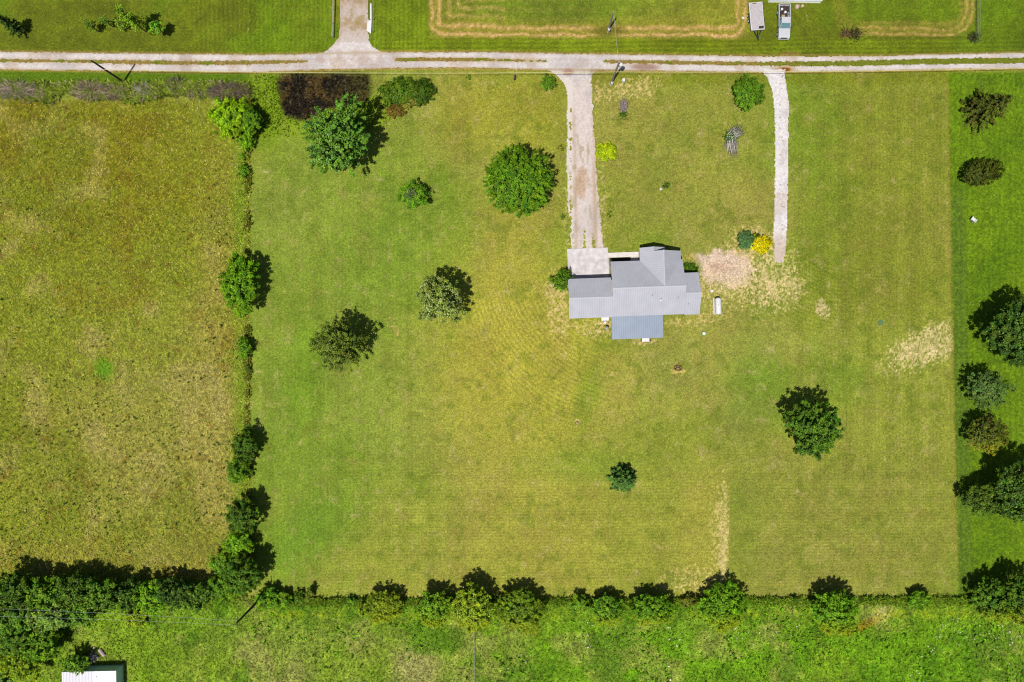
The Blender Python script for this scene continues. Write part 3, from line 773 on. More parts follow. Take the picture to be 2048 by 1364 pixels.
def brush(px, py, rx, ry, h, label, seed, col=(186, 164, 154), n=420, name="dead_brush", cat="dead brush", group=None, dirs=None, leaf=None, twig=1.0, wide=.03):
    """tangle of dry twigs; optional green shoots"""
    r = np.random.RandomState(seed + 7000)
    x, y = W(px, py, h * .4); root = empty(name, (x, y, 0), label, cat, group=group)
    ax = rx / PX; ay = ry / PX
    a = r.uniform(0, 6.28, n); q = np.sqrt(r.uniform(0, 1, n))
    S = np.stack([np.cos(a) * q * ax * .8, np.sin(a) * q * ay * .8, r.uniform(.02, .5, n) * h], -1)
    if dirs is None:
        D = np.stack([np.cos(a) * ax * .3, np.sin(a) * ay * .3, np.zeros(n)], -1) + r.normal(size=(n, 3)) * [.55, .55, .35] + [0, 0, .25]
    else:
        D = np.array(dirs)[r.randint(0, len(dirs), n)] * r.uniform(.5, 1.1, (n, 1)) + r.normal(size=(n, 3)) * .16
    D = D * twig
    E = S + D; E[:, 2] = np.clip(E[:, 2], .05, h); Md = (S + E) / 2 + r.normal(size=(n, 3)) * .08; Md[:, 2] = np.maximum(Md[:, 2] + .06, .04)
    sd = unit(np.cross(D, r.normal(size=(n, 3)) * .3 + [0, 0, 1.0])) * (r.uniform(.5, 1.3, (n, 1)) * wide)
    up = np.array([0, 0, wide * .8])
    vt = np.stack([S - sd, S + sd, S + up, Md - sd * .8, Md + sd * .8, Md + up, E], 1).reshape(-1, 3)
    k = np.arange(n, dtype=np.int32)[:, None] * 7
    quads = np.concatenate([k + np.int32(t) for t in ([0, 1, 4, 3], [1, 2, 5, 4], [2, 0, 3, 5])])
    tris = np.concatenate([k + np.int32(t) for t in ([3, 4, 6], [4, 5, 6], [5, 3, 6])])
    C = np.float32(col) * r.uniform(.5, 1.3, (n, 1)) + r.normal(size=(n, 3)) * 6
    np_mesh("twigs", vt, [quads, tris], M['twig'], root, cols=alb(np.clip(np.repeat(C, 7, 0), 8, 250)) * 1.3)
    if leaf:
        lx, ly, lr, lcol, ln = leaf
        P = r.normal(size=(ln, 3)) * [lr * .5, lr * .5, .25] + [lx, ly, .45]; P[:, 2] = np.clip(P[:, 2], .06, 2)
        Nn = unit(np.array([0, 0, 1.0]) + r.normal(size=(ln, 3)) * .5)
        leaf_mesh("foliage", P, Nn, r.normal(size=(ln, 3)), np.full(ln, .26), np.full(ln, .15), alb(np.float32(lcol) * r.uniform(.5, 1.3, (ln, 1))), root)
    return root

broadleaf(673, 276, 65, 67, 10.0, (92, 138, 46), "big bluish green maple with spiky shoots by the dark wet hollow", name="maple_tree", seed=1, spray=.85, clump=.6, leaf=.34, lobes=.22, dens=80, tip=((150, 190, 120), .06), gap=.10, group=GY)
broadleaf(1037, 362, 69, 68, 7.2, (92, 136, 26), "round dense yellow green maple west of the gravel driveway", name="maple_tree", seed=2, spray=.7, clump=.46, leaf=.25, lobes=.06, dens=120, base=.12, group=GY)
broadleaf(826, 390, 31, 28, 3.8, (104, 150, 34), "small round tree with bare grey twigs showing in its middle", name="small_tree", seed=3, clump=.42, leaf=.22, spray=.3, base=.1, flat=.8, gap=.12, group=GY, bare_twigs=34)
broadleaf(880, 600, 46, 48, 8.6, (116, 136, 52), "open pale speckled tree halfway between the house and the meadow edge", name="broadleaf_tree", seed=4, spray=.4, clump=.5, leaf=.27, lobes=.2, tip=((196, 204, 140), .22), gap=.15, dens=90, group=GY)
broadleaf(675, 692, 54, 46, 8.6, (96, 116, 36), "olive green tree with lacy crown farthest south in the west of the yard", name="broadleaf_tree", seed=5, spray=.55, clump=.5, leaf=.25, lobes=.22, tip=((156, 160, 84), .12), gap=.22, dens=78, group=GY)
broadleaf(1626, 856, 55, 53, 8.0, (68, 118, 32), "dark green pointed tree alone in the south east lawn", name="broadleaf_tree", seed=6, spray=.7, clump=.55, leaf=.32, lobes=.2, dens=95, gap=.05, group=GY)
conifer(1243, 955, 27, 4.6, (58, 116, 56), "small round blue green evergreen alone in the southern lawn", name="evergreen_tree", seed=7, leaf=.28, whorl=.28, dens=1.1, full=1.6)
broadleaf(1098, 165, 16, 15, 1.6, (70, 130, 30), "low round green bush in the corner west of the driveway mouth", "bush", "bush", seed=8, clump=.35, leaf=.2, base=.02, spray=.5, trunk=False)
broadleaf(1213, 303, 19, 19, 1.9, (168, 190, 22), "lime yellow round bush just east of the long gravel driveway", "bush", "bush", seed=9, clump=.38, leaf=.24, base=.02, spray=.2, trunk=False)
broadleaf(1497, 185, 30, 33, 4.0, (84, 128, 26), "oval green tree by the mouth of the narrow gravel track", name="small_tree", seed=10, clump=.42, leaf=.24, spray=.4, lobes=.14, group=GY)
broadleaf(1492, 481, 17, 19, 1.5, (74, 128, 84), "smooth blue green dome shrub beside the yellow flowering shrub", "shrub", "shrub", seed=11, clump=.26, leaf=.15, base=.02, spray=.1, trunk=False, lobes=.05, dens=260, hue=.03)
broadleaf(1522, 488, 20, 19, 1.3, (226, 204, 14), "bright yellow flowering shrub at the end of the gravel track", "shrub", "shrub", seed=12, clump=.3, leaf=.2, base=.02, spray=.3, trunk=False, dens=150, tip=((96, 130, 20), .15), hue=.03)
broadleaf(1509, 474, 11, 9, .8, (56, 96, 28), "low dark green plant tucked behind the yellow flowering shrub", "plant", "low_plant", seed=13, clump=.25, leaf=.18, base=.02, trunk=False)
broadleaf(1127, 561, 22, 22, 3.0, (74, 122, 22), "green bush against the west end of the garage", "bush", "bush", seed=14, clump=.4, leaf=.24, base=.04, spray=.5, lobes=.2)
broadleaf(1381, 538, 15, 11, 1.0, (70, 112, 22), "low green shrub in the corner of house front and side wing", "shrub", "shrub", seed=15, clump=.3, leaf=.2, base=.02, trunk=False)
whip(1329, 375, 1.6, (64, 112, 30), "tiny sapling in bare soil beside a white stone on the front lawn", 16, .45, 240, .05, name="sapling", leaf=.2)
broadleaf(935, 155, 6, 5, .5, (104, 146, 20), "tiny green weed clump below the road on the north west lawn", "plant", "low_plant", seed=17, clump=.2, leaf=.16, base=.02, trunk=False)
broadleaf(1121, 297, 7, 6, .6, (96, 96, 30), "tiny brownish seedling bush west of the driveway", "plant", "low_plant", seed=18, clump=.2, leaf=.14, base=.02, trunk=False, gap=.3)
broadleaf(1126, 433, 6, 6, .6, (78, 116, 22), "tiny green seedling bush beside the lower driveway", "plant", "low_plant", seed=19, clump=.2, leaf=.14, base=.02, trunk=False, gap=.3)
broadleaf(1220, 430, 6, 7, .6, (92, 122, 26), "tiny faint green seedling east of the lower driveway", "plant", "low_plant", seed=20, clump=.2, leaf=.14, base=.02, trunk=False, gap=.4)
brush(1247, 215, 9, 14, 1.2, "grey bare twiggy shrub with green leaves at its foot", 21, (180, 164, 158), 240, "twiggy_shrub", "shrub", dirs=[(-.1, .8, .9), (.15, .9, .7), (-.2, .3, .6), (.35, .3, .5)], leaf=(.0, -1.1, .7, (74, 116, 26), 130))
brush(1462, 274, 13, 11, 1.0, "shrub with two fans of grey twigs and a green heart", 22, (198, 190, 180), 330, "twiggy_shrub", "shrub", dirs=[(1.3, 1.7, .4), (1.9, 1.2, .4), (.6, 1.8, .4), (-.1, -3.0, .3), (.25, -3.3, .3), (-.25, -2.5, .3)], leaf=(-.1, -.1, 1.05, (70, 116, 26), 300), wide=.035)
# clump of shrubs east of the wet hollow
GS = "shrub clump by the wet hollow"
broadleaf(796, 184, 38, 30, 2.0, (84, 116, 26), "broad dark green shrub nearest the wet hollow", "shrub", "shrub", seed=23, clump=.4, leaf=.24, base=.02, spray=.8, trunk=False, dens=80, tip=((140, 165, 50), .12), group=GS, gap=.1)
broadleaf(842, 184, 25, 27, 2.0, (72, 100, 24), "dark round shrub at the east end of the shrub clump", "shrub", "shrub", seed=24, clump=.4, leaf=.22, base=.02, spray=.8, trunk=False, dens=85, group=GS)
broadleaf(820, 200, 22, 16, 1.4, (124, 130, 40), "olive shrub low in the middle of the shrub clump", "shrub", "shrub", seed=25, clump=.35, leaf=.2, base=.02, spray=.8, trunk=False, group=GS, tip=((160, 140, 70), .3))
broadleaf(790, 220, 21, 14, 1.2, (128, 100, 44), "brown withered shrub at the south foot of the shrub clump", "shrub", "shrub", seed=26, clump=.35, leaf=.2, base=.02, spray=.7, trunk=False, group=GS, gap=.15, tip=((100, 110, 30), .25))
# dead brush along the road bank
GB = "dead brush along the road bank"
brush(32, 179, 42, 17, 1.2, "grey brown brush heap at the west end of the road bank", 31, n=620, group=GB)
brush(72, 186, 14, 8, .8, "small pinkish brush clump next to the westernmost heap", 32, n=130, group=GB)
brush(178, 181, 34, 17, 1.1, "long pinkish brush heap with a white speck west of the leaning pole", 33, (184, 156, 146), 620, group=GB)
brush(228, 184, 24, 16, 1.0, "brush heap right at the foot of the western pole", 34, (168, 146, 130), 420, group=GB)
brush(287, 178, 15, 12, 1.1, "pale grey brush tuft just east of the western pole", 35, (190, 174, 168), 260, group=GB)
brush(351, 168, 17, 14, 1.2, "thin brown bare shrub alone midway along the road bank", 36, (136, 122, 100), 240, group=GB)
brush(390, 186, 20, 7, .7, "flat pinkish scatter of twigs midway along the road bank", 37, (160, 136, 124), 150, group=GB)
brush(456, 184, 44, 19, 1.7, "biggest purple brown brush tangle above the bright green tree", 38, (140, 118, 108), 900, group=GB, wide=.025)
brush(1702, 67, 20, 8, .9, "rusty brown brush pile at the edge of the north hay plot", 39, (128, 96, 74), 200, leaf=(.9, -.1, 1.0, (76, 100, 40), 160))
brush(1948, 76, 10, 8, .8, "dark bare shrub on the corner of the north east plot", 40, (96, 90, 70), 90, leaf=(0, .2, .6, (84, 106, 34), 120))
# west fence line
GW = "trees along the meadow edge"
broadleaf(460, 232, 42, 38, 4.5, (136, 176, 20), "bright lime green tree at the north end of the meadow edge", name="broadleaf_tree", seed=41, clump=.5, leaf=.3, spray=.6, lobes=.2, group=GW)
broadleaf(500, 240, 22, 30, 4.2, (84, 136, 24), "darker green half of the pair at the north end of the meadow edge", name="broadleaf_tree", seed=42, clump=.45, leaf=.28, spray=.5, group=GW)
broadleaf(492, 280, 17, 18, 2.4, (112, 158, 22), "small leafy bush south of the lime green tree", "bush", "bush", seed=43, clump=.38, leaf=.24, base=.03, spray=.6, group=GW)
broadleaf(486, 340, 11, 14, 1.8, (96, 140, 24), "little bush on the meadow edge south of the lime green tree", "bush", "bush", seed=44, clump=.32, leaf=.22, base=.03, group=GW)
broadleaf(486, 313, 9, 9, 1.1, (110, 150, 24), "smallest round bush on the upper meadow edge", "bush", "bush", seed=45, clump=.3, leaf=.2, base=.03, trunk=False, group=GW)
broadleaf(482, 566, 38, 56, 6.0, (96, 148, 20), "tall oval tree standing alone halfway down the meadow edge", name="broadleaf_tree", seed=46, clump=.5, leaf=.3, spray=.45, lobes=.14, group=GW)
broadleaf(481, 622, 16, 12, 1.4, (118, 158, 24), "low bright bush at the foot of the tall oval tree", "bush", "bush", seed=47, clump=.32, leaf=.22, base=.02, trunk=False, group=GW)
broadleaf(490, 696, 13, 22, 2.6, (92, 140, 24), "narrow bush on the meadow edge below the tall oval tree", "bush", "bush", seed=48, clump=.36, leaf=.24, base=.03, group=GW)
broadleaf(496, 737, 6, 7, 1.0, (70, 104, 24), "tiny dark bush on the meadow edge below the narrow bush", "bush", "bush", seed=49, clump=.28, leaf=.2, base=.02, trunk=False, group=GW)
broadleaf(490, 892, 24, 34, 4.6, (64, 104, 24), "dark tree on the meadow edge across from the lone southern evergreen", name="broadleaf_tree", seed=50, clump=.48, leaf=.28, spray=.5, lobes=.2, group=GW)
broadleaf(478, 940, 22, 26, 3.2, (86, 136, 24), "mid green bush between the two dark trees of the meadow edge", "bush", "bush", seed=51, clump=.42, leaf=.26, base=.03, spray=.5, group=GW)
broadleaf(486, 1030, 30, 36, 5.5, (66, 106, 26), "dark broad tree on the lower meadow edge", name="broadleaf_tree", seed=52, clump=.5, leaf=.3, spray=.5, lobes=.2, group=GW)
broadleaf(476, 1086, 30, 26, 4.2, (112, 158, 26), "light green tree below the dark broad tree of the meadow edge", name="broadleaf_tree", seed=53, clump=.48, leaf=.28, spray=.5, lobes=.2, group=GW)
broadleaf(444, 1128, 24, 24, 3.4, (104, 146, 30), "leaning leafy bush reaching into the meadow corner", "bush", "bush", seed=54, clump=.45, leaf=.26, base=.04, spray=.5, group=GW)
broadleaf(486, 1148, 36, 40, 6.5, (74, 114, 26), "tallest tree at the corner where meadow and rough field meet", name="broadleaf_tree", seed=55, clump=.52, leaf=.3, spray=.5, lobes=.2, group=GW)
broadleaf(440, 1176, 28, 26, 4.0, (92, 136, 28), "round tree just west of the corner tree", name="broadleaf_tree", seed=56, clump=.48, leaf=.28, spray=.5, group=GW)
# thicket in the south west corner: one crown after another
GT = "trees of the south west thicket"
for k, (px_, py_, rx_, ry_, h_, c_, lb) in enumerate([
    (26, 1180, 44, 36, 6.5, (70, 112, 26), "thicket tree cut by the left edge of the picture, northernmost"),
    (92, 1186, 40, 34, 6.0, (96, 142, 30), "light topped thicket tree next to the northernmost one"),
    (150, 1180, 36, 32, 6.0, (66, 106, 28), "dark thicket tree third from the left along the meadow"),
    (205, 1190, 36, 34, 5.6, (78, 122, 30), "mid green thicket tree north of the thin wires"),
    (256, 1192, 30, 30, 4.6, (64, 104, 30), "dark small thicket tree between mid green and yellowish ones"),
    (300, 1196, 30, 34, 4.6, (108, 154, 26), "yellowish thicket tree sticking out towards the meadow"),
    (350, 1186, 36, 32, 5.2, (60, 100, 34), "blackish green thicket tree before the meadow corner"),
    (396, 1192, 30, 28, 4.6, (72, 112, 30), "thicket tree touching the round tree by the corner"),
    (30, 1232, 46, 34, 6.6, (86, 132, 34), "thicket tree at the left edge below the northernmost one"),
    (100, 1232, 46, 30, 6.2, (118, 150, 66), "pale silvery thicket tree crossed by the wires"),
    (160, 1228, 34, 26, 4.6, (92, 134, 34), "bushy thicket tree right of the pale silvery one"),
    (24, 1280, 44, 32, 6.0, (70, 116, 26), "dark thicket tree low on the left edge"),
    (80, 1288, 38, 32, 5.4, (104, 146, 26), "leafy thicket tree next to the shaded grass"),
    (40, 1330, 44, 30, 5.0, (136, 164, 28), "yellow green thicket tree in the bottom left corner"),
    (4, 1356, 26, 26, 4.4, (112, 150, 70), "pale thicket tree in the very corner of the picture"),
    (270, 1234, 24, 18, 2.2, (144, 168, 30), "yellow leafed bush south of the thicket under the wires")]):
    broadleaf(px_, py_, rx_, ry_, h_, c_, lb, name="thicket_tree" if h_ > 3 else "bush", cat="tree" if h_ > 3 else "bush", seed=60 + k, clump=.52, leaf=.32, spray=.5, lobes=.22, dens=85, base=.08, group=GT, tip=((150, 180, 60), .08), gap=.06)
broadleaf(152, 1326, 28, 18, 3.4, (104, 146, 40), "sparse leafy branches hanging over the white shed roof", name="small_tree", seed=79, clump=.4, leaf=.26, spray=.8, lobes=.3, gap=.35, base=.2)
# hedge row along the south boundary
GH = "bushes along the south boundary"
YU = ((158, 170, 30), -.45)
for k, (px_, py_, rx_, ry_, h_, c_, lb, big) in enumerate([
    (536, 1196, 24, 20, 3.0, (88, 132, 26), "dark leafy bush just right of the corner tree", 0),
    (566, 1200, 20, 16, 2.2, (104, 140, 26), "low bush between the corner tree and the thin sapling bush", 0),
    (598, 1192, 10, 10, 1.8, (82, 112, 26), "small thin bush right of the corner, on the boundary line", 0),
    (620, 1186, 8, 12, 2.2, (92, 106, 30), "wispy see-through shrub, last before the gap in the hedge", 0),
    (706, 1200, 10, 7, 1.4, (88, 126, 30), "low knee-high bush left of the first broad hedge bush", 0),
    (766, 1206, 40, 25, 3.6, (116, 134, 32), "first broad hedge bush, olive, alone after the gap", 1),
    (868, 1210, 36, 27, 4.6, (104, 140, 30), "hedge tree left of the tallest hedge tree", 1),
    (944, 1210, 42, 34, 6.2, (128, 150, 38), "tallest yellowish hedge tree in the south boundary", 1),
    (1040, 1214, 46, 34, 4.6, (100, 126, 30), "wide dark hedge bush right of the tallest hedge tree", 1),
    (1160, 1208, 18, 18, 3.0, (108, 142, 34), "narrow hedge bush after the small hedge gap", 0),
    (1214, 1212, 34, 24, 3.4, (90, 132, 30), "medium hedge bush right of the narrow one", 1),
    (1304, 1212, 44, 26, 4.4, (84, 134, 26), "broad deep green hedge bush left of the spiky one", 1),
    (1376, 1200, 16, 10, 1.8, (96, 104, 34), "low brownish shrub between the broad and the spiky bush", 0),
    (1448, 1206, 46, 36, 4.6, (82, 138, 24), "spiky light green hedge bush at the end of the pale bare strip", 1),
    (1588, 1198, 5, 7, 1.4, (66, 96, 22), "single tiny dark weed bush on the south boundary", 0),
    (1672, 1218, 42, 36, 5.6, (72, 138, 26), "rounded hedge tree standing free near the south east", 1),
    (1838, 1196, 22, 18, 2.8, (88, 130, 24), "small open bush between the free hedge tree and the corner clump", 0),
    (1985, 1194, 38, 34, 5.2, (74, 108, 28), "left tree of the dark clump at the south east corner", 1),
    (2040, 1190, 40, 40, 6.2, (66, 100, 26), "right tree of the dark clump cut by the picture edge", 1)]):
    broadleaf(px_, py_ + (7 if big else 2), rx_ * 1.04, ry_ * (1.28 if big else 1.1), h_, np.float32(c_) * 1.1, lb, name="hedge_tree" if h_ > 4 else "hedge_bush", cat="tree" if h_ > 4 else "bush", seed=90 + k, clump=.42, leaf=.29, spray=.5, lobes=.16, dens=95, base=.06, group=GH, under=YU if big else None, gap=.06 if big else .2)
# neighbour's trees in the east
GE = "trees on the eastern neighbour's lawn"
conifer(1953, 228, 44, 8.4, (84, 98, 30), "ragged half bare conifer with brown boughs on the east lawn", seed=111, leaf=.34, whorl=.5, dens=.7, tip=((120, 92, 44), .14), skip=.3, bare=.06, group=GE, full=.8)
broadleaf(1966, 344, 40, 26, 4.0, (74, 84, 24), "dark egg shaped evergreen south of the ragged conifer", name="evergreen_tree", seed=112, clump=.34, leaf=.22, spray=.35, lobes=.03, base=.03, dens=120, rot=.25, group=GE, hue=.05)
broadleaf(2052, 664, 82, 66, 9.0, (56, 98, 30), "huge dark green tree cut by the right picture edge", name="broadleaf_tree", seed=113, clump=.55, leaf=.3, spray=.4, lobes=.1, group=GE, tip=((130, 170, 70), .06))
broadleaf(1976, 778, 40, 36, 6.0, (92, 120, 62), "grey green feathery tree below the huge dark one", name="broadleaf_tree", seed=114, clump=.45, leaf=.22, spray=.5, lobes=.22, gap=.15, group=GE, dens=110, base=.25)
broadleaf(1976, 866, 36, 40, 5.4, (90, 104, 34), "olive brown tree with one yellow bough at the east side", name="broadleaf_tree", seed=115, clump=.45, leaf=.24, spray=.5, lobes=.3, gap=.25, group=GE, base=.25, tip=((120, 60, 60), .06), under=((168, 160, 40), -.55))
broadleaf(1972, 1000, 42, 36, 5.6, (84, 110, 34), "olive tree left of the tallest dark tree on the east side", name="broadleaf_tree", seed=116, clump=.48, leaf=.25, spray=.4, lobes=.14, group=GE)
broadleaf(2048, 984, 60, 62, 9.0, (64, 102, 30), "tallest dark tree low on the right picture edge", name="broadleaf_tree", seed=117, clump=.55, leaf=.3, spray=.4, lobes=.14, group=GE, tip=((140, 175, 80), .06))
# young trees north of the road
GN = "young trees north of the road"
conifer(44, 64, 17, 6.5, (52, 84, 30), "dark young spruce at the left edge north of the road", name="young_conifer", seed=121, leaf=.3, whorl=.5, dens=.6, group=GN, bare=.2)
whip(198, 64, 4.6, (104, 140, 36), "thin young tree leftmost of the row north of the road", 122, .9, 380, .2, GN)
whip(226, 54, 3.2, (104, 140, 36), "slight sapling second in the row north of the road", 123, .8, 300, .25, GN)
whip(292, 64, 8.4, (122, 160, 34), "tallest young tree of the row, trunk visible, north of the road", 124, 1.5, 760, .15, GN, .28)
whip(252, 58, 2.6, (128, 160, 50), "low pale sapling beside the tallest young tree", 126, 1.0, 300, .1, GN)
broadleaf(313, 55, 13, 13, 4.2, (112, 166, 40), "fresh green rounded young tree at the right end of the row", name="young_tree", seed=125, clump=.35, leaf=.24, base=.3, group=GN)

# ------------------------------------------------------------------ the house
HX, HY, HR = 23.0, 8.7, math.radians(2.0)
def HL(x, y): return (HX + x * math.cos(HR) - y * math.sin(HR), HY + x * math.sin(HR) + y * math.cos(HR))
house = empty("house", (HX, HY, 0), "long ranch house with grey ribbed metal roof, garage wing and back porch", "house", HR)

def roof_mat(name, c, rough=.42):
    m = plain(name, c, rough, .06, .6, spec=.4); return m
M['roof'] = roof_mat('ribbed_roof', (194, 194, 204))
M['roofblue'] = roof_mat('porch_roof_metal', (150, 163, 183))
M['siding'] = plain('pale_siding', (214, 210, 202), .7, .06, 2)
M['trimw'] = plain('white_trim', (228, 228, 230), .5, .05, 3)
M['slate'] = plain('ridge_metal', (206, 206, 214), .4, .05, 3)

def plane_slab(mb, poly, grad, th=.13, rib=.36, rib_w=.08, rib_h=.032, phase=0.0):
    """poly: 3-D points, counter-clockwise from above; grad: 0 ribs run along x, 1 along y"""
    n = len(poly); P = np.array(poly, float)
    mb.add([tuple(p) for p in P] + [(p[0], p[1], p[2] - th) for p in P],
           [tuple(range(n)), tuple(range(n, 2 * n))[::-1]] + [(i, n + i, n + (i + 1) % n, (i + 1) % n) for i in range(n)])
    A = np.c_[P[:, 0], P[:, 1], np.ones(n)]; co, *_ = np.linalg.lstsq(A, P[:, 2], rcond=None)
    zf = lambda x, y: co[0] * x + co[1] * y + co[2]
    s_ax = 1 - grad; t_ax = grad
    lo, hi = P[:, s_ax].min(), P[:, s_ax].max()
    s = math.ceil((lo + .06 - phase) / rib) * rib + phase
    while s < hi - .05:
        ts = []
        for i in range(n):
            a, b = P[i], P[(i + 1) % n]
            if (a[s_ax] - s) * (b[s_ax] - s) < 0:
                q = (s - a[s_ax]) / (b[s_ax] - a[s_ax]); ts.append(a[t_ax] + q * (b[t_ax] - a[t_ax]))
        ts.sort()
        for t0, t1 in zip(ts[::2], ts[1::2]):
            if t1 - t0 < .12: continue
            vs = []
            for t in (t0 + .012, t1 - .012):
                for ds, dz in ((-rib_w / 2, -.02), (-rib_w / 4, rib_h), (rib_w / 4, rib_h), (rib_w / 2, -.02)):
                    x, y = (s + ds, t) if s_ax == 0 else (t, s + ds)
                    vs.append((x, y, zf(x, y) + dz))
            mb.add(vs, [(0, 1, 5, 4), (1, 2, 6, 5), (2, 3, 7, 6), (3, 0, 4, 7), (3, 2, 1, 0), (4, 5, 6, 7)])
        s += rib

PZ = .433; E0 = 2.75
zs = lambda y: E0 + (y + 4.5) * PZ                       # south slope
zn = lambda y: 4.70 - y * (1.95 / 4.45)                  # north slope of the main block
zl = lambda x: E0 + (x + 2.05) * (1.95 / 3.55)           # cross gable, west slope
zr = lambda x: 4.70 - (x - 1.5) * (1.95 / 3.15)          # cross gable, east slope
mb = MB()
plane_slab(mb, [(-6.85, -4.5, zs(-4.5)), (4.86, -4.5, zs(-4.5)), (4.86, 0, zs(0)), (-6.85, 0, zs(0))], 1)
plane_slab(mb, [(-6.85, 0, 4.7), (1.5, 0, 4.7), (-2.05, 4.45, 2.75), (-6.85, 4.45, 2.75)], 1)
plane_slab(mb, [(1.5, 0, 4.7), (4.86, 0, 4.7), (4.86, 4.45, 2.75), (4.65, 4.45, 2.75)], 1)
roof = mb.build("roof", M['roof'], house)
mb = MB(); mb.prism([(-.16, 4.66), (0, 4.76), (.16, 4.66)], 0, -6.87, 4.88); mb.build("ridge_cap", M['slate'], roof)
mb = MB()
plane_slab(mb, [(1.5, 0, 4.7), (1.5, 5.82, 4.7), (0, 5.82, zl(0)), (0, 6.52, zl(0)), (-2.05, 6.52, 2.75), (-2.05, 4.45, 2.75)], 0)
plane_slab(mb, [(1.5, 0, 4.7), (4.65, 4.45, 2.75), (4.65, 5.82, 2.75), (1.5, 5.82, 4.7)], 0)
plane_slab(mb, [(0, 6.52, zl(0)), (0, 5.83, zl(0)), (2.05, 5.83, 2.75), (2.05, 6.52, 2.75)], 0)
groof = mb.build("gable_roof", M['roof'], house)
mb = MB(); mb.prism([(1.34, 4.64), (1.5, 4.76), (1.66, 4.63)], 1, .1, 5.84); mb.prism([(-.12, zl(0) - .06), (0, zl(0) + .05), (.12, zl(0) - .06)], 1, 5.84, 6.54); mb.build("ridge_cap", M['slate'], groof)
mb = MB()
plane_slab(mb, [(-13.87, -4.57, zs(-4.57)), (-6.86, -4.57, zs(-4.57)), (-6.86, -1.33, zs(-1.33)), (-13.87, -1.33, zs(-1.33))], 1)
zg = zs(-1.33)
plane_slab(mb, [(-13.87, -1.33, zg), (-6.86, -1.33, zg), (-6.86, 1.88, zg - 3.21 * PZ), (-13.87, 1.88, zg - 3.21 * PZ)], 1)
ar = mb.build("garage_roof", M['roof'], house)
mb = MB(); mb.prism([(-1.48, zg - .04), (-1.33, zg + .05), (-1.18, zg - .04)], 0, -13.89, -6.84); mb.build("ridge_cap", M['slate'], ar)
mb = MB()
plane_slab(mb, [(4.87, -4.6, zs(-4.6)), (7.38, -4.6, zs(-4.6)), (7.38, -1.15, zs(-1.15)), (4.87, -1.15, zs(-1.15))], 1)
zw = zs(-1.15)
plane_slab(mb, [(4.87, -1.15, zw), (7.38, -1.15, zw), (7.38, 2.22, zw - 3.37 * PZ), (4.87, 2.22, zw - 3.37 * PZ)], 1)
wr = mb.build("wing_roof", M['roof'], house)
mb = MB(); mb.prism([(-1.29, zw - .04), (-1.15, zw + .05), (-1.01, zw - .04)], 0, 4.88, 7.40); mb.build("ridge_cap", M['slate'], wr)
mb = MB()
plane_slab(mb, [(-6.95, -8.2, 2.30), (1.42, -8.2, 2.30), (1.42, -4.42, 2.57), (-6.95, -4.42, 2.57)], 1)
pr = mb.build("porch_roof", M['roofblue'], house)
# walls: gabled blocks under the roofs
def gab(mb, axis, a, b, prof): mb.prism(prof, axis, a, b)
mb = MB(); D_ = .17
gab(mb, 0, -6.5, 4.5, [(-4.1, 0), (4.05, 0), (4.05, zn(4.05) - D_), (0, 4.7 - D_), (-4.1, zs(-4.1) - D_)])
gab(mb, 0, -13.5, -6.49, [(-4.2, 0), (1.5, 0), (1.5, zg - 2.83 * PZ - D_), (-1.33, zg - D_), (-4.2, zs(-4.2) - D_)])
gab(mb, 0, 4.49, 7.05, [(-4.22, 0), (1.85, 0), (1.85, zw - 3.0 * PZ - D_), (-1.15, zw - D_), (-4.22, zs(-4.22) - D_)])
gab(mb, 1, 4.04, 5.5, [(-1.7, 0), (4.3, 0), (4.3, zr(4.3) - D_), (1.5, 4.7 - D_), (-1.7, zl(-1.7) - D_)])
gab(mb, 1, 5.49, 6.2, [(-1.72, 0), (1.7, 0), (1.7, 2.95 - D_), (0, zl(0) - D_), (-1.72, zl(-1.72) - D_)])
wall = mb.build("wall", M['siding'], house)
mb = MB(); mb.box(-12.6, -7.8, 1.5, 1.56, .05, 2.2)
for k in range(4): mb.box(-12.55, -7.85, 1.56, 1.585, .10 + k * .53, .55 + k * .53)
mb.build("garage_door", M['trimw'], house)
mb = MB(); mb.box(-2.9, -1.95, 4.05, 4.11, .12, 2.15); dr = mb.build("door", M['rust'], house)
mb = MB(); mb.disc(-2.05, 4.15, 1.05, 1.12, .04, 8); mb.build("handle", M['steel'], dr)
for (x0, x1, y, s) in ((-5.6, -4.2, 4.05, 1), (2.0, 3.8, 5.5, 1), (-10.5, -9.3, -4.2, -1), (2.4, 3.8, -4.1, -1), (-5.4, -3.4, -4.1, -1)):
    mb = MB(); mb.box(x0 - .08, x1 + .08, min(y, y + s * .05), max(y, y + s * .05), .92, 2.18); wf_ = mb.build("window", M['trimw'], house)
    mb = MB(); mb.box(x0, x1, min(y + s * .045, y + s * .07), max(y + s * .045, y + s * .07), 1.0, 2.1); mb.build("pane", M['glass'], wf_)
for (x, y, r_, h_, cap) in ((-.5, -1.35, .06, .32, 0), (.86, -2.14, .09, .38, 1), (3.69, -1.84, .06, .30, 0), (5.39, -2.92, .05, .26, 0)):
    mb = MB(); mb.disc(x, y, zs(y) - .05, zs(y) + h_, r_, 10)
    if cap: mb.disc(x, y, zs(y) + h_, zs(y) + h_ + .10, r_ * 2.0, 12, r_ * .6)
    mb.disc(x, y, zs(y) - .04, zs(y) + .05, r_ * 2.0, 10, r_)
    mb.build("roof_vent", M['white'] if cap else M['steel'], house)
mb = MB(); mb.box(-6.55, 1.2, -8.05, -4.12, .08, .30); mb.build("porch_deck", M['paleconcrete'], house)
for x in (-6.6, -3.9, -2.0, -.3, 1.15):
    mb = MB(); mb.box(x - .07, x + .07, -8.02, -7.88, .30, 2.19); mb.build("porch_post", M['trimw'], house)
mb = MB()
for k in range(2): mb.box(-1.75, -.45, -8.10 - .34 * (k + 1), -8.10 - .34 * k - .003, .02, .25 - .11 * k)
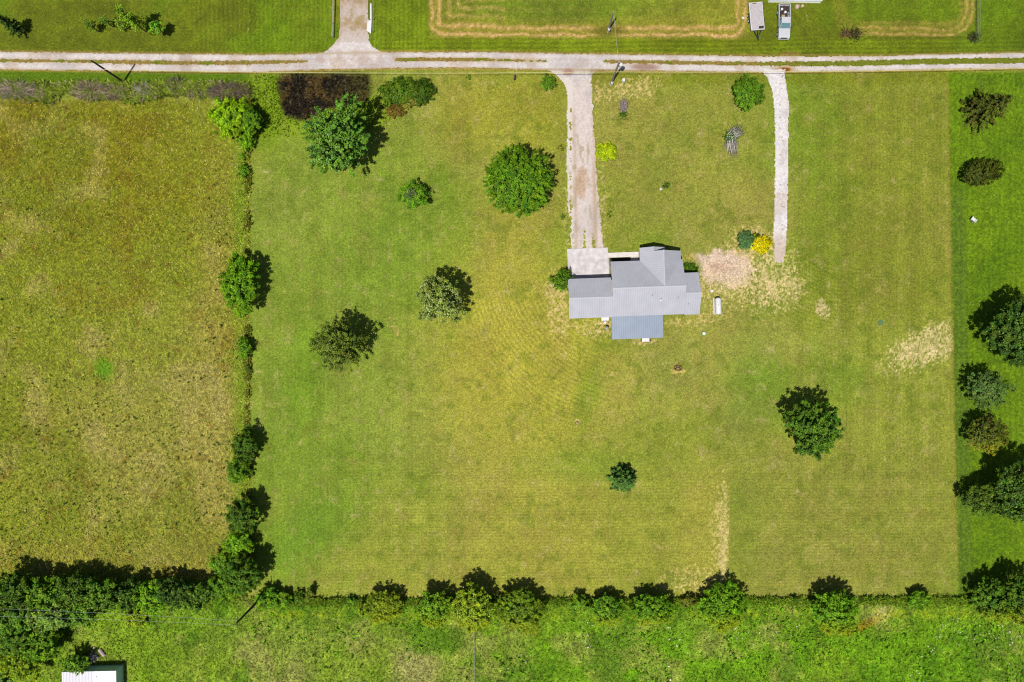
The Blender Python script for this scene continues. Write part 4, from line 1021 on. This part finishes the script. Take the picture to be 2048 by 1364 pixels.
mb.build("porch_steps", M['white'], house)
for x in (-1.86, -.34):
    mb = MB(); mb.tube([(x, -8.12, .95), (x, -8.75, .75)], .05, 6); mb.tube([(x, -8.72, 0), (x, -8.72, .77)], .045, 6); mb.tube([(x, -8.16, .05), (x, -8.16, .95)], .045, 6)
    mb.build("handrail", plain('red_brown_rail', (96, 40, 44), .6), house)
mb = MB(); mb.box(-8.3, -7.05, -5.05, -4.21, .0, .26); mb.build("door_step", M['white'], house, bevel=.02)

def structure(name, mb, mat, **k):
    return tag(mb.build(name, mat, **k), kind="structure")
mb = MB(); mb.prism([HL(-13.6, 7.12), HL(-6.78, 7.12), HL(-6.66, 1.90), HL(-13.5, 1.90)][::-1], 2, .0, .10); structure("concrete_pad", mb, M['concrete'], bevel=.01)
mb = MB(); mb.prism([HL(-6.76, 6.22), HL(-1.60, 6.24), HL(-1.60, 5.42), HL(-6.76, 5.42)][::-1], 2, .0, .085)
mb.prism([HL(-3.05, 5.41), HL(-1.76, 5.41), HL(-1.76, 4.06), HL(-3.05, 4.06)][::-1], 2, .0, .085); structure("footpath", mb, M['paleconcrete'])
mb = MB(); mb.prism([HL(-6.5, 5.38), HL(-3.15, 5.38), HL(-3.15, 4.06), HL(-6.5, 4.06)][::-1], 2, .0, .03)
structure("planting_bed", mb, plain('mulch', (58, 42, 30), .95, .4, 5, bump=.5))

# ------------------------------------------------------------------ things about the yard
# propane tank
x, y = W(1436, 612, .7)
tank = empty("propane_tank", (x, y, 0), "long white capsule shaped gas tank on the lawn east of the house", "gas tank", math.radians(2))
mb = MB(); rr = .50; zc = .78
pts = [(0, -1.42, zc)] + [(0, -1.42 + .32 * (1 - math.cos(a)), zc) for a in np.linspace(.25, 1.57, 5)] + [(0, 1.42 - .32 * (1 - math.cos(a)), zc) for a in np.linspace(1.57, .25, 5)] + [(0, 1.42, zc)]
rad = [.02] + [rr * math.sin(a) for a in np.linspace(.25, 1.57, 5)] + [rr * math.sin(a) for a in np.linspace(1.57, .25, 5)] + [.02]
mb.tube(pts, rad, 20); mb.build("tank_body", M['white'], tank, smooth=True)
mb = MB(); mb.disc(0, .1, zc + rr - .04, zc + rr + .14, .19, 14, .17); mb.build("valve_dome", M['white'], tank)
for yy in (-.85, .85):
    mb = MB(); mb.box(-.34, .34, yy - .06, yy + .06, 0, .40); mb.build("leg", M['steel'], tank)
mb = MB(); mb.box(-.62, .62, -1.35, 1.35, 0, .06); mb.build("base_slab", M['concrete'], tank)

def disc_thing(name, px, py, r_, h, mat, label, cat, rim=None):
    x, y = W(px, py, h); o = empty(name, (x, y, 0), label, cat)
    mb = MB(); mb.disc(0, 0, -.02, h, r_ * 1.02, 18, r_); mb.disc(0, 0, h, h + .03, r_ * .8, 18, r_ * .7)
    mb.build("cover" if rim is None else "body", mat, o)
    if rim: mb = MB(); mb.disc(0, 0, -.02, h * .5, r_ * 1.5, 18, r_ * 1.35); mb.build("collar", rim, o)
    return o
disc_thing("well_cover", 1408, 667, .27, .25, M['white'], "small round white cover in the lawn south of the gas tank", "cover", M['grass'] and plain('green_collar', (110, 160, 50), .9))
disc_thing("drain_cover", 1424, 582, .25, .15, M['white'], "small white cover on bare ground north of the gas tank", "cover")
disc_thing("ground_cover_lid", 1762, 645, .45, .06, plain('green_lid', (96, 130, 76), .8), "round dull green lid flush in the eastern lawn", "lid")
x, y = W(1323, 379, .15); mb = MB(); rs = np.random.RandomState(3)
def rock(px, py, r_, mat, label, name="stone", h=.6, cat="stone", seed=1):
    r = np.random.RandomState(seed); mb = MB()
    n = 9; rings = [(0.0, .9), (.35, 1.0), (.75, .8), (1.0, .35)]
    ax_ = r.uniform(.75, 1.25, n)
    vs = [(r_ * q * ax_[k] * math.cos(6.283 * k / n), r_ * q * ax_[k] * math.sin(6.283 * k / n), z * r_ * 2 * h - .02 + r.normal() * .02) for z, q in rings for k in range(n)]
    fs = [(i * n + k, i * n + (k + 1) % n, (i + 1) * n + (k + 1) % n, (i + 1) * n + k) for i in range(3) for k in range(n)] + [tuple(range(n))[::-1], tuple(range(3 * n, 4 * n))]
    mb.add(vs, fs); o = mb.build(name, mat, smooth=False); o.location = (*W(px, py, r_), 0)
    return tag(o, label, cat)
rock(1322, 378, .24, M['white'], "white stone beside the tiny sapling on the front lawn", seed=4)
rock(1596, 12, .42, M['stone'], "larger pinkish stone in front of the white mobile home", seed=5)
rock(1606, 10, .30, M['stone'], "smaller flat pinkish stone in front of the white mobile home", h=.3, seed=6)
rock(1487, 35, .24, M['white'], "white stone left of the flat trailer", seed=7)
rock(193, 180, .16, M['white'], "white stone lying among the roadside brush", seed=8)
rock(1614, 31, .15, M['stone'], "little pale stone on the grass right of the pickup", seed=9)
x, y = W(1247, 161, .5); o = empty("utility_pedestal", (x, y, 0), "small white utility box beside the transformer pole", "utility box")
mb = MB(); mb.box(-.2, .2, -.22, .22, 0, .75); mb.build("body", M['white'], o, bevel=.03)
mb = MB(); mb.box(-.23, .23, -.25, .25, .75, .85, .04); mb.build("cap", M['white'], o)
x, y = W(1029, 155, .4); o = empty("marker_post", (x, y, 0), "small dark post standing in the north lawn below the road", "post")
mb = MB(); mb.box(-.12, .12, -.3, .3, 0, .7); mb.build("shaft", M['darksteel'], o, bevel=.02); mb = MB(); mb.box(-.15, .15, -.33, .33, .7, .76); mb.build("cap", M['polewood'], o)
# iron fire ring, stump
x, y = W(1356, 736, .1); o = empty("fire_ring", (x, y, 0), "rusty fire ring in a sandy patch south of the porch", "fire ring")
mb = MB()
for k in range(20):
    a0, a1 = 6.283 * k / 20, 6.283 * (k + 1) / 20
    mb.prism([(math.cos(a0) * .72, math.sin(a0) * .46), (math.cos(a1) * .72, math.sin(a1) * .46), (math.cos(a1) * .64, math.sin(a1) * .39), (math.cos(a0) * .64, math.sin(a0) * .39)], 2, 0, .3)
mb.build("ring", M['rust'], o)
mb = MB(); mb.tube([(-.5, -.1, .08), (.4, .15, .12)], .09, 7); mb.tube([(-.3, .25, .1), (.45, -.2, .14)], .08, 7); mb.build("charred_logs", M['darksteel'], o)
x, y = W(1154, 846, .1); o = empty("tree_stump", (x, y, 0), "small cut stump in a bare spot of the southern lawn", "stump")
mb = MB(); mb.disc(0, 0, 0, .28, .26, 12, .2); mb.build("bark_ring", M['bark'], o); mb = MB(); mb.disc(0, 0, .28, .30, .18, 12); mb.build("cut_face", M['soil'], o)
# pale chair on the neighbour's lawn
x, y = W(1947, 439, .4); o = empty("lawn_chair", (x, y, 0), "pale lawn chair alone on the bright east lawn", "chair", math.radians(-38))
mb = MB(); mb.box(-.38, .38, -.34, .3, .38, .44); mb.build("seat", M['white'], o)
mb = MB(); mb.prism([(-.40, .40), (-.34, .40), (-.52, 1.15), (-.58, 1.15)], 0, -.38, .38); mb.build("backrest", M['white'], o)
for sx in (-.32, .32):
    for sy in (-.3, .24):
        mb = MB(); mb.box(sx - .04, sx + .04, sy - .04, sy + .04, 0, .38); mb.build("leg", M['white'], o)
for sx in (-.4, .4):
    mb = MB(); mb.box(sx - .06, sx + .06, -.4, .3, .6, .64); mb.build("armrest", M['white'], o)
# clutter behind the porch corner
x, y = W(1210, 645, .3); o = empty("bucket", (x, y, 0), "white bucket by the porch corner nearest the wall", "bucket"); mb = MB(); mb.disc(0, 0, 0, .42, .17, 14, .21); mb.build("body", M['white'], o); mb = MB(); mb.disc(0, 0, .42, .44, .22, 14); mb.build("lid", M['white'], o)
x, y = W(1213, 656, .3); o = empty("grill", (x, y, 0), "small kettle grill with pale lid beside the porch", "grill")
mb = MB(); mb.tube([(0, 0, .55), (0, 0, .65), (0, 0, .78), (0, 0, .95), (0, 0, 1.05)], [.12, .26, .31, .24, .05], 14); mb.build("bowl", M['steel'], o)
for k in range(3):
    a = 2.1 * k; mb = MB(); mb.tube([(.16 * math.cos(a), .16 * math.sin(a), .58), (.3 * math.cos(a), .3 * math.sin(a), 0)], .02, 5); mb.build("leg", M['darksteel'], o)

# ------------------------------------------------------------------ utility poles and their lines
def pole(px, py, h, label, lean=(0, 0), arm=None, transformer=False, base=False, seed=0):
    x, y = W(px, py, 0); o = empty("utility_pole", (x, y, 0), label, "utility pole", group="utility poles")
    mb = MB(); mb.tube([(0, 0, -.3), (0, 0, h * .5), (lean[0], lean[1], h)], [.19, .165, .125], 10)
    mb.build("shaft", M['polewood'] if not base else M['greybark'], o)
    if arm is not None:
        a = math.radians(arm); c_, s_ = math.cos(a), math.sin(a); mb = MB()
        mb.tube([(-.9 * c_, -.9 * s_, h - .35), (.9 * c_, .9 * s_, h - .35)], .06, 6); mb.build("crossarm", M['polewood'], o)
    for k, q in enumerate((0,) if arm is None else (-.8, .8)):
        a = math.radians(arm or 0); mb = MB(); mb.tube([(q * math.cos(a), q * math.sin(a), h - (.3 if arm is not None else 0)), (q * math.cos(a), q * math.sin(a), h + (-.05 if arm is not None else .2))], [.04, .05], 8)
        mb.build("insulator", M['white'], o)
    if transformer:
        mb = MB(); mb.tube([(.42, .05, h - 1.75), (.42, .05, h - 1.7), (.42, .05, h - .75), (.42, .05, h - .65)], [.2, .27, .27, .12], 14); mb.build("transformer", M['white'], o)
        mb = MB(); mb.tube([(.1, 0, h - 1.1), (.3, .05, h - 1.1)], .05, 6); mb.build("bracket", M['steel'], o)
    if base:
        mb = MB(); mb.tube([(-.02, -.30, 0), (-.02, -.30, 1.5)], [.12, .12], 8); mb.box(-.2, .16, -.55, -.2, .9, 1.5); mb.build("meter_box", M['white'], o)
    return o, (x, y)
p1, a1 = pole(247, 164, 8.8, "tall dark bare pole above the roadside brush in the north west")
p2, a2 = pole(1222, 167, 8.6, "grey pole with white transformer beside the driveway mouth", transformer=True, base=True)
p3, a3 = pole(1216, 61, 6.4, "shorter grey service pole north of the road in the hay plot", base=True)
p4, a4 = pole(519, 1199, 9.6, "pole rising out of the hedge at the south west corner", arm=90)
p4a = (a4[0], a4[1])
def cable(name, A, B, sag, r_, mat, label, n=24, cat="cable"):
    A = np.array(A, float); B = np.array(B, float); mb = MB()
    t = np.linspace(0, 1, n + 1)
    pts = A + (B - A) * t[:, None]; pts[:, 2] -= sag * 4 * t * (1 - t)
    mb.tube(pts, r_, 5); o = mb.build(name, mat); return tag(o, label, cat)
cable("telephone_cable", (a1[0], a1[1] - .15, 5.6), (a2[0], a2[1] - .15, 5.3), .9, .035, M['cable'], "pale cable hanging along the road between the western and transformer poles", 60)
cable("telephone_cable", (a2[0], a2[1] - .15, 5.3), (a2[0] + 92, a2[1] + 1.2, 5.4), 1.2, .035, M['cable'], "pale cable running east along the road from the transformer pole", 60)
cable("power_line", (a2[0], a2[1], 8.4), (a3[0], a3[1], 6.2), .15, .02, M['wire'], "thin line crossing the road from transformer pole to service pole", 16, "power line")
for dy, lb in ((.35, "upper thin line running west from the corner pole"), (-.35, "lower thin line running west from the corner pole")):
    cable("power_line", (a4[0], a4[1] + dy, 9.5), (a4[0] - 62, a4[1] + dy + (2.4 if dy > 0 else 1.6), 9.3), .9, .011, M['wire'], lb, 30, "power line")

# ------------------------------------------------------------------ fences
def fence(px0, py0, px1, py1, n, label, rails=False, mat=None):
    A = np.array(W(px0, py0, 0)); B = np.array(W(px1, py1, 0)); o = empty("fence", (A[0], A[1], 0), label, "fence")
    d = B - A
    for k in range(n + 1):
        q = d * k / n; mb = MB(); mb.tube([(q[0], q[1], -.1), (q[0], q[1], 1.2)], .05 if rails else .03, 6); mb.build("post", mat or M['steel'], o)
    mb = MB()
    for z in (.35, .75, 1.1):
        if rails: 
            nrm = np.array([-d[1], d[0]]) / np.linalg.norm(d) * .02
            mb.prism([tuple(nrm), tuple(d + nrm), tuple(d - nrm), tuple(-nrm)], 2, z - .06, z + .06)
        else: mb.tube([(0, 0, z), (d[0], d[1], z)], .012, 4)
    mb.build("rail" if rails else "wire", mat or M['steel'], o)
    return o
fence(667, 77, 671, -60, 5, "pale fence left of the gravel lane", True, M['cable'] and plain('weathered_rail', (206, 200, 176), .8, .2))
fence(747, 66, 750, -60, 5, "thin grey wire fence right of the gravel lane")
fence(1951, 76, 1953, -60, 4, "wire fence beside the mown north east plot")
fence(948, 1256, 952, 1450, 8, "thin wire fence running south through the rough field")
x, y = W(740, 55, 0)
o = empty("low_wall", (0, 0, 0), "low white block wall right of the gravel lane", "wall")
mb = MB(); mb.prism([W(733.5, 62, 0), W(742.5, 68.5, 0), W(744, 40, 0), W(735.5, 43, 0)], 2, 0, .22); mb.build("wide_block", M['white'], o, bevel=.03)
mb = MB(); mb.prism([W(740.5, 39.9, 0), W(744.0, 39.9, 0), W(743.6, 8, 0), W(740.6, 8, 0)], 2, 0, .24); mb.build("narrow_block", M['white'], o, bevel=.03)

# ------------------------------------------------------------------ pickup truck (front towards -y in its own frame)
x, y = W(1568.5, 42.5, .9)
truck = empty("pickup_truck", (x, y, 0), "silver grey pickup truck with loaded bed parked before the white mobile home", "pickup truck", math.radians(-.5))
M['silver'] = plain('silver_paint', (214, 214, 220), .35, .05, 2, spec=.5)
M['cream'] = plain('tan_stain', (200, 160, 130), .7, .2, 3)
mb = MB()
prof = [(-2.72, .42), (-2.78, .62), (-2.70, .96), (-2.45, 1.05), (-1.35, 1.13), (-1.30, 1.13), (-1.3, .40)]
mb.prism(prof, 0, -.93, .93); mb.build("hood", M['silver'], truck, bevel=.05)
mb = MB(); mb.prism([(-1.30, .42), (-1.30, 1.14), (.42, 1.16), (.42, .42)], 0, -.94, .94); cab_l = mb.build("cab", M['silver'], truck, bevel=.03)
mb = MB()
for (z0, z1, w0, w1, f0, f1, b0, b1) in ((1.14, 1.72, .90, .70, -1.25, -.62, .42, .30),):
    mb.add([(-w0, f0, z0), (w0, f0, z0), (w0, b0, z0), (-w0, b0, z0), (-w1, f1, z1), (w1, f1, z1), (w1, b1, z1), (-w1, b1, z1)],
           [(3, 2, 1, 0), (4, 5, 6, 7), (0, 1, 5, 4), (1, 2, 6, 5), (2, 3, 7, 6), (3, 0, 4, 7)])
mb.build("window_band", plain('tinted_windscreen', (112, 150, 158), .1, .1, 2, spec=.8), truck)
mb = MB(); mb.box(-.76, .76, -.66, .36, 1.725, 1.79, .05); mb.build("cab_roof", M['silver'], truck, bevel=.03)
for sx in (-1, 1):
    mb = MB(); mb.tube([(sx * .90, -1.27, 1.14), (sx * .74, -.64, 1.74)], .045, 6); mb.tube([(sx * .90, .42, 1.14), (sx * .74, .32, 1.74)], .06, 6); mb.tube([(sx * .92, -.4, 1.14), (sx * .755, -.3, 1.74)], .04, 6); mb.build("pillar", M['silver'], truck)
    mb = MB(); mb.box(min(sx * .945, sx * .955), max(sx * .945, sx * .955), -1.2, -.1, .55, 1.12); dd = mb.build("door", M['silver'], truck)
    mb = MB(); mb.box(min(sx * .955, sx * .985), max(sx * .955, sx * .985), -.35, -.18, .98, 1.03); mb.build("handle", M['darksteel'], dd)
    mb = MB(); mb.box(min(sx * .95, sx * 1.18), max(sx * .95, sx * 1.18), -1.16, -1.04, 1.12, 1.32); mb.build("mirror", M['darksteel'], truck, bevel=.02)
    mb = MB(); mb.box(min(sx * .55, sx * .88), max(sx * .55, sx * .88), -2.80, -2.72, .70, .90); mb.build("headlight", M['white'], truck, bevel=.02)
mb = MB()
mb.box(-.95, -.85, .45, 2.75, .55, 1.16); mb.box(.85, .95, .45, 2.75, .55, 1.16); mb.box(-.85, .85, .45, .53, .55, 1.14); mb.box(-.85, .85, .53, 2.75, .50, .62)
bed = mb.build("bed", M['silver'], truck, bevel=.015)
mb = MB(); mb.box(-.845, .845, .54, 2.66, .62, .66); mb.build("bed_liner", M['darksteel'], bed)
mb = MB(); mb.box(-.90, .90, 2.755, 2.83, .60, 1.14); mb.build("tailgate", M['silver'], truck, bevel=.015)
mb = MB(); mb.box(-.96, .96, -2.92, -2.79, .45, .66); mb.build("bumper", M['steel'], truck, bevel=.04)
mb = MB(); mb.box(-.92, .92, 2.84, 2.96, .45, .62); mb.build("bumper", M['steel'], truck, bevel=.03)
mb = MB(); mb.box(-.5, .5, -2.815, -2.775, .68, .92); mb.build("grille", M['darksteel'], truck)
for sx in (-1, 1):
    for yy in (-1.95, 1.65):
        mb = MB(); mb.tube([(sx * .72, yy, .38), (sx * .76, yy, .38), (sx * .94, yy, .38), (sx * .98, yy, .38)], [.33, .38, .38, .33], 18); wh_ = mb.build("wheel", M['rubber'], truck)
        mb = MB(); mb.tube([(sx * .965, yy, .38), (sx * 1.0, yy, .38)], [.23, .20], 14); mb.build("rim", M['white'], wh_)
def world_of(root, x, y):
    a = root.rotation_euler[2]; return (root.location[0] + x * math.cos(a) - y * math.sin(a), root.location[1] + x * math.sin(a) + y * math.cos(a))
for (bx, by, lb) in ((-.45, 1.95, "white bucket in the pickup bed nearer its left rail"), (.12, 1.45, "white bucket in the middle of the pickup bed")):
    o = empty("bucket", (*world_of(truck, bx, by), .66), lb, "bucket")
    mb = MB(); mb.disc(0, 0, 0, .40, .15, 14, .19); mb.build("body", M['white'], o); mb = MB(); mb.disc(0, 0, .40, .43, .20, 14); mb.build("lid", M['white'], o)
o = empty("crate", (*world_of(truck, -.2, .85), .66), "tan box in the pickup bed behind the cab", "box"); mb = MB(); mb.box(-.25, .25, -.16, .16, 0, .3); mb.build("body", M['cream'], o, bevel=.02); mb = MB(); mb.box(-.27, .27, -.18, .18, .3, .34); mb.build("lid", M['soil'], o)
o = empty("tool_box", (*world_of(truck, .66, 1.1), .66), "pale tool box along the right rail of the pickup bed", "tool box"); mb = MB(); mb.box(-.13, .13, -.4, .4, 0, .36); mb.build("body", M['steel'], o, bevel=.02); mb = MB(); mb.box(-.05, .05, -.1, .1, .36, .42); mb.build("handle", M['darksteel'], o)
mb = MB()
for k in range(5): mb.tube([(-.25 + .13 * k, -.6, .06 + .03 * (k % 2)), (-.1 + .1 * k, .5, .1 + .05 * (k % 3))], .045, 6)
o = mb.build("scrap_pipes", plain('rust_brown', (96, 60, 50), .8)); o.location = (*world_of(truck, -.1, 2.1), .67); tag(o, "bundle of dark brown pipes lying under the buckets in the bed", "pipes")

# ------------------------------------------------------------------ flat trailer
x, y = W(1513.5, 32, .75)
tr = empty("flat_trailer", (x, y, 0), "flat grey deck trailer with black tongue parked left of the pickup", "trailer", math.radians(5))
mb = MB()
for k in range(14): mb.box(-1.0 + k * .1435, -1.0 + k * .1435 + .137, -2.2, 2.2, .66, .72)
mb.build("deck", plain('weathered_boards', (205, 196, 198), .85, .14, 2.5), tr)
mb = MB(); mb.box(-1.12, -1.005, -2.3, 2.3, .58, .76); mb.box(1.012, 1.12, -2.3, 2.3, .58, .76); mb.box(-1.005, 1.012, 2.205, 2.3, .58, .745); mb.box(-1.005, 1.012, -2.3, -2.205, .58, .745)
mb.build("frame", plain('pale_frame', (228, 226, 228), .5), tr)
mb = MB(); mb.tube([(-.62, -2.25, .58), (0, -3.65, .55)], .055, 6); mb.tube([(.62, -2.25, .58), (0, -3.65, .55)], .055, 6); mb.tube([(0, -2.3, .57), (0, -3.6, .57)], .045, 6); mb.tube([(0, -3.5, .56), (0, -3.95, .58)], .07, 8)
mb.build("tongue", M['darksteel'], tr)
mb = MB(); mb.tube([(.08, -3.3, .1), (.08, -3.3, 1.0)], .045, 8); mb.box(0, .16, -3.38, -3.22, .0, .06); mb.build("jack", M['steel'], tr)
mb = MB(); mb.box(.18, .92, -2.12, -1.78, .725, .98); mb.build("battery_box", M['darksteel'], tr, bevel=.02)
mb = MB(); mb.box(-.5, .1, 2.06, 2.2, .722, .76); mb.build("ramp_latch", M['bark'], tr)
for sx in (-1, 1):
    for yy in (-.55, .35):
        mb = MB(); mb.tube([(sx * 1.13, yy, .34), (sx * 1.15, yy, .34), (sx * 1.30, yy, .34), (sx * 1.33, yy, .34)], [.28, .34, .34, .28], 16); w_ = mb.build("wheel", M['rubber'], tr)
        mb = MB(); mb.tube([(sx * 1.32, yy, .34), (sx * 1.36, yy, .34)], [.2, .17], 12); mb.build("rim", M['white'], w_)

# ------------------------------------------------------------------ mobile home at the top edge
xw, yw = W(1536, 6, 0); xe, ye = W(1640, 7.5, 0)
mh = empty("mobile_home", ((xw + xe) / 2, yw, 0), "white mobile home whose long wall shows at the top edge", "mobile home", math.atan2(ye - yw, xe - xw))
Lh = math.hypot(xe - xw, ye - yw) / 2
mb = MB(); mb.box(-Lh, Lh, 0, 4.4, .75, 2.9); mb.build("wall", plain('white_siding', (.84, .85, .86), .5, .03, raw=True), mh)
mb = MB(); mb.box(-Lh + .03, Lh - .03, .03, 4.37, 0, .745); mb.build("skirting", plain('cream_skirting', (.84, .82, .70), .6, .04, raw=True), mh)
mb = MB(); mb.box(-Lh - .01, Lh + .01, -.02, -.001, .72, .84); mb.build("trim_strip", plain('blue_trim', (.5, .56, .72), .5, raw=True), mh)
mb = MB(); mb.prism([(-.25, 2.9), (2.2, 3.5), (4.65, 2.9), (4.65, 2.84), (-.25, 2.84)], 0, -Lh - .2, Lh + .2); mb.build("roof", M['roof'], mh)
for x0 in (-2.6, 1.6):
    mb = MB(); mb.box(x0, x0 + 1.1, -.04, -.001, 1.3, 2.3); wd_ = mb.build("window", M['trimw'], mh); mb = MB(); mb.box(x0 + .08, x0 + 1.02, -.055, -.04, 1.38, 2.22); mb.build("pane", M['glass'], wd_)

# ------------------------------------------------------------------ shed in the south west
xa, ya = W(124, 1344, 2.2); xb, yb = W(232, 1341.5, 2.2)
sh = empty("shed", (xa, ya, 0), "green walled metal shed with white roof at the bottom left edge", "shed", math.atan2(yb - ya, xb - xa))
Ls = math.hypot(xb - xa, yb - ya)
mb = MB(); mb.box(0, Ls, -6, -.02, 0, 2.16); mb.build("wall", plain('green_steel_wall', (.36, .52, .44), .6, .08, raw=True), sh)
mb = MB(); n_ = int(Ls * .6 / .22)
plane_slab(mb, [(-.03, -6.05, 2.32), (Ls * .6, -6.05, 2.32), (Ls * .6, 0, 2.22), (-.03, 0, 2.22)], 1, th=.05, rib=.24); mb.build("ribbed_roof", plain('shed_roof_grey', (232, 230, 240), .45, .04), sh)
mb = MB(); plane_slab(mb, [(Ls * .6 + .01, -6.05, 2.335), (Ls + .03, -6.05, 2.335), (Ls + .03, 0, 2.235), (Ls * .6 + .01, 0, 2.235)], 1, th=.05, rib=1.2); mb.build("smooth_roof", plain('shed_roof_white', (255, 255, 255), .5, .02), sh)
mb = MB(); mb.disc(Ls * .64, -.9, 2.2, 2.42, .06, 8); mb.build("roof_vent", M['steel'], sh)
brush(187, 1314, 8, 7, .6, "bleached white branch pile north of the green shed", 131, (226, 214, 222), 60, "branch_pile", "branches", wide=.05)
x, y = W(204, 1305, .2); mb = MB(); mb.tube([(-.42, .5, .2), (0, 0, .24), (.42, -.55, .2)], [.26, .28, .24], 9); o = mb.build("log", plain('pinkish_log', (208, 186, 190), .85, .2)); o.location = (x, y, 0); tag(o, "short pinkish log lying in grass near the green shed", "log")
rock(187, 1296, .22, M['stone'], "pale stone in the grass above the branch pile", seed=12)
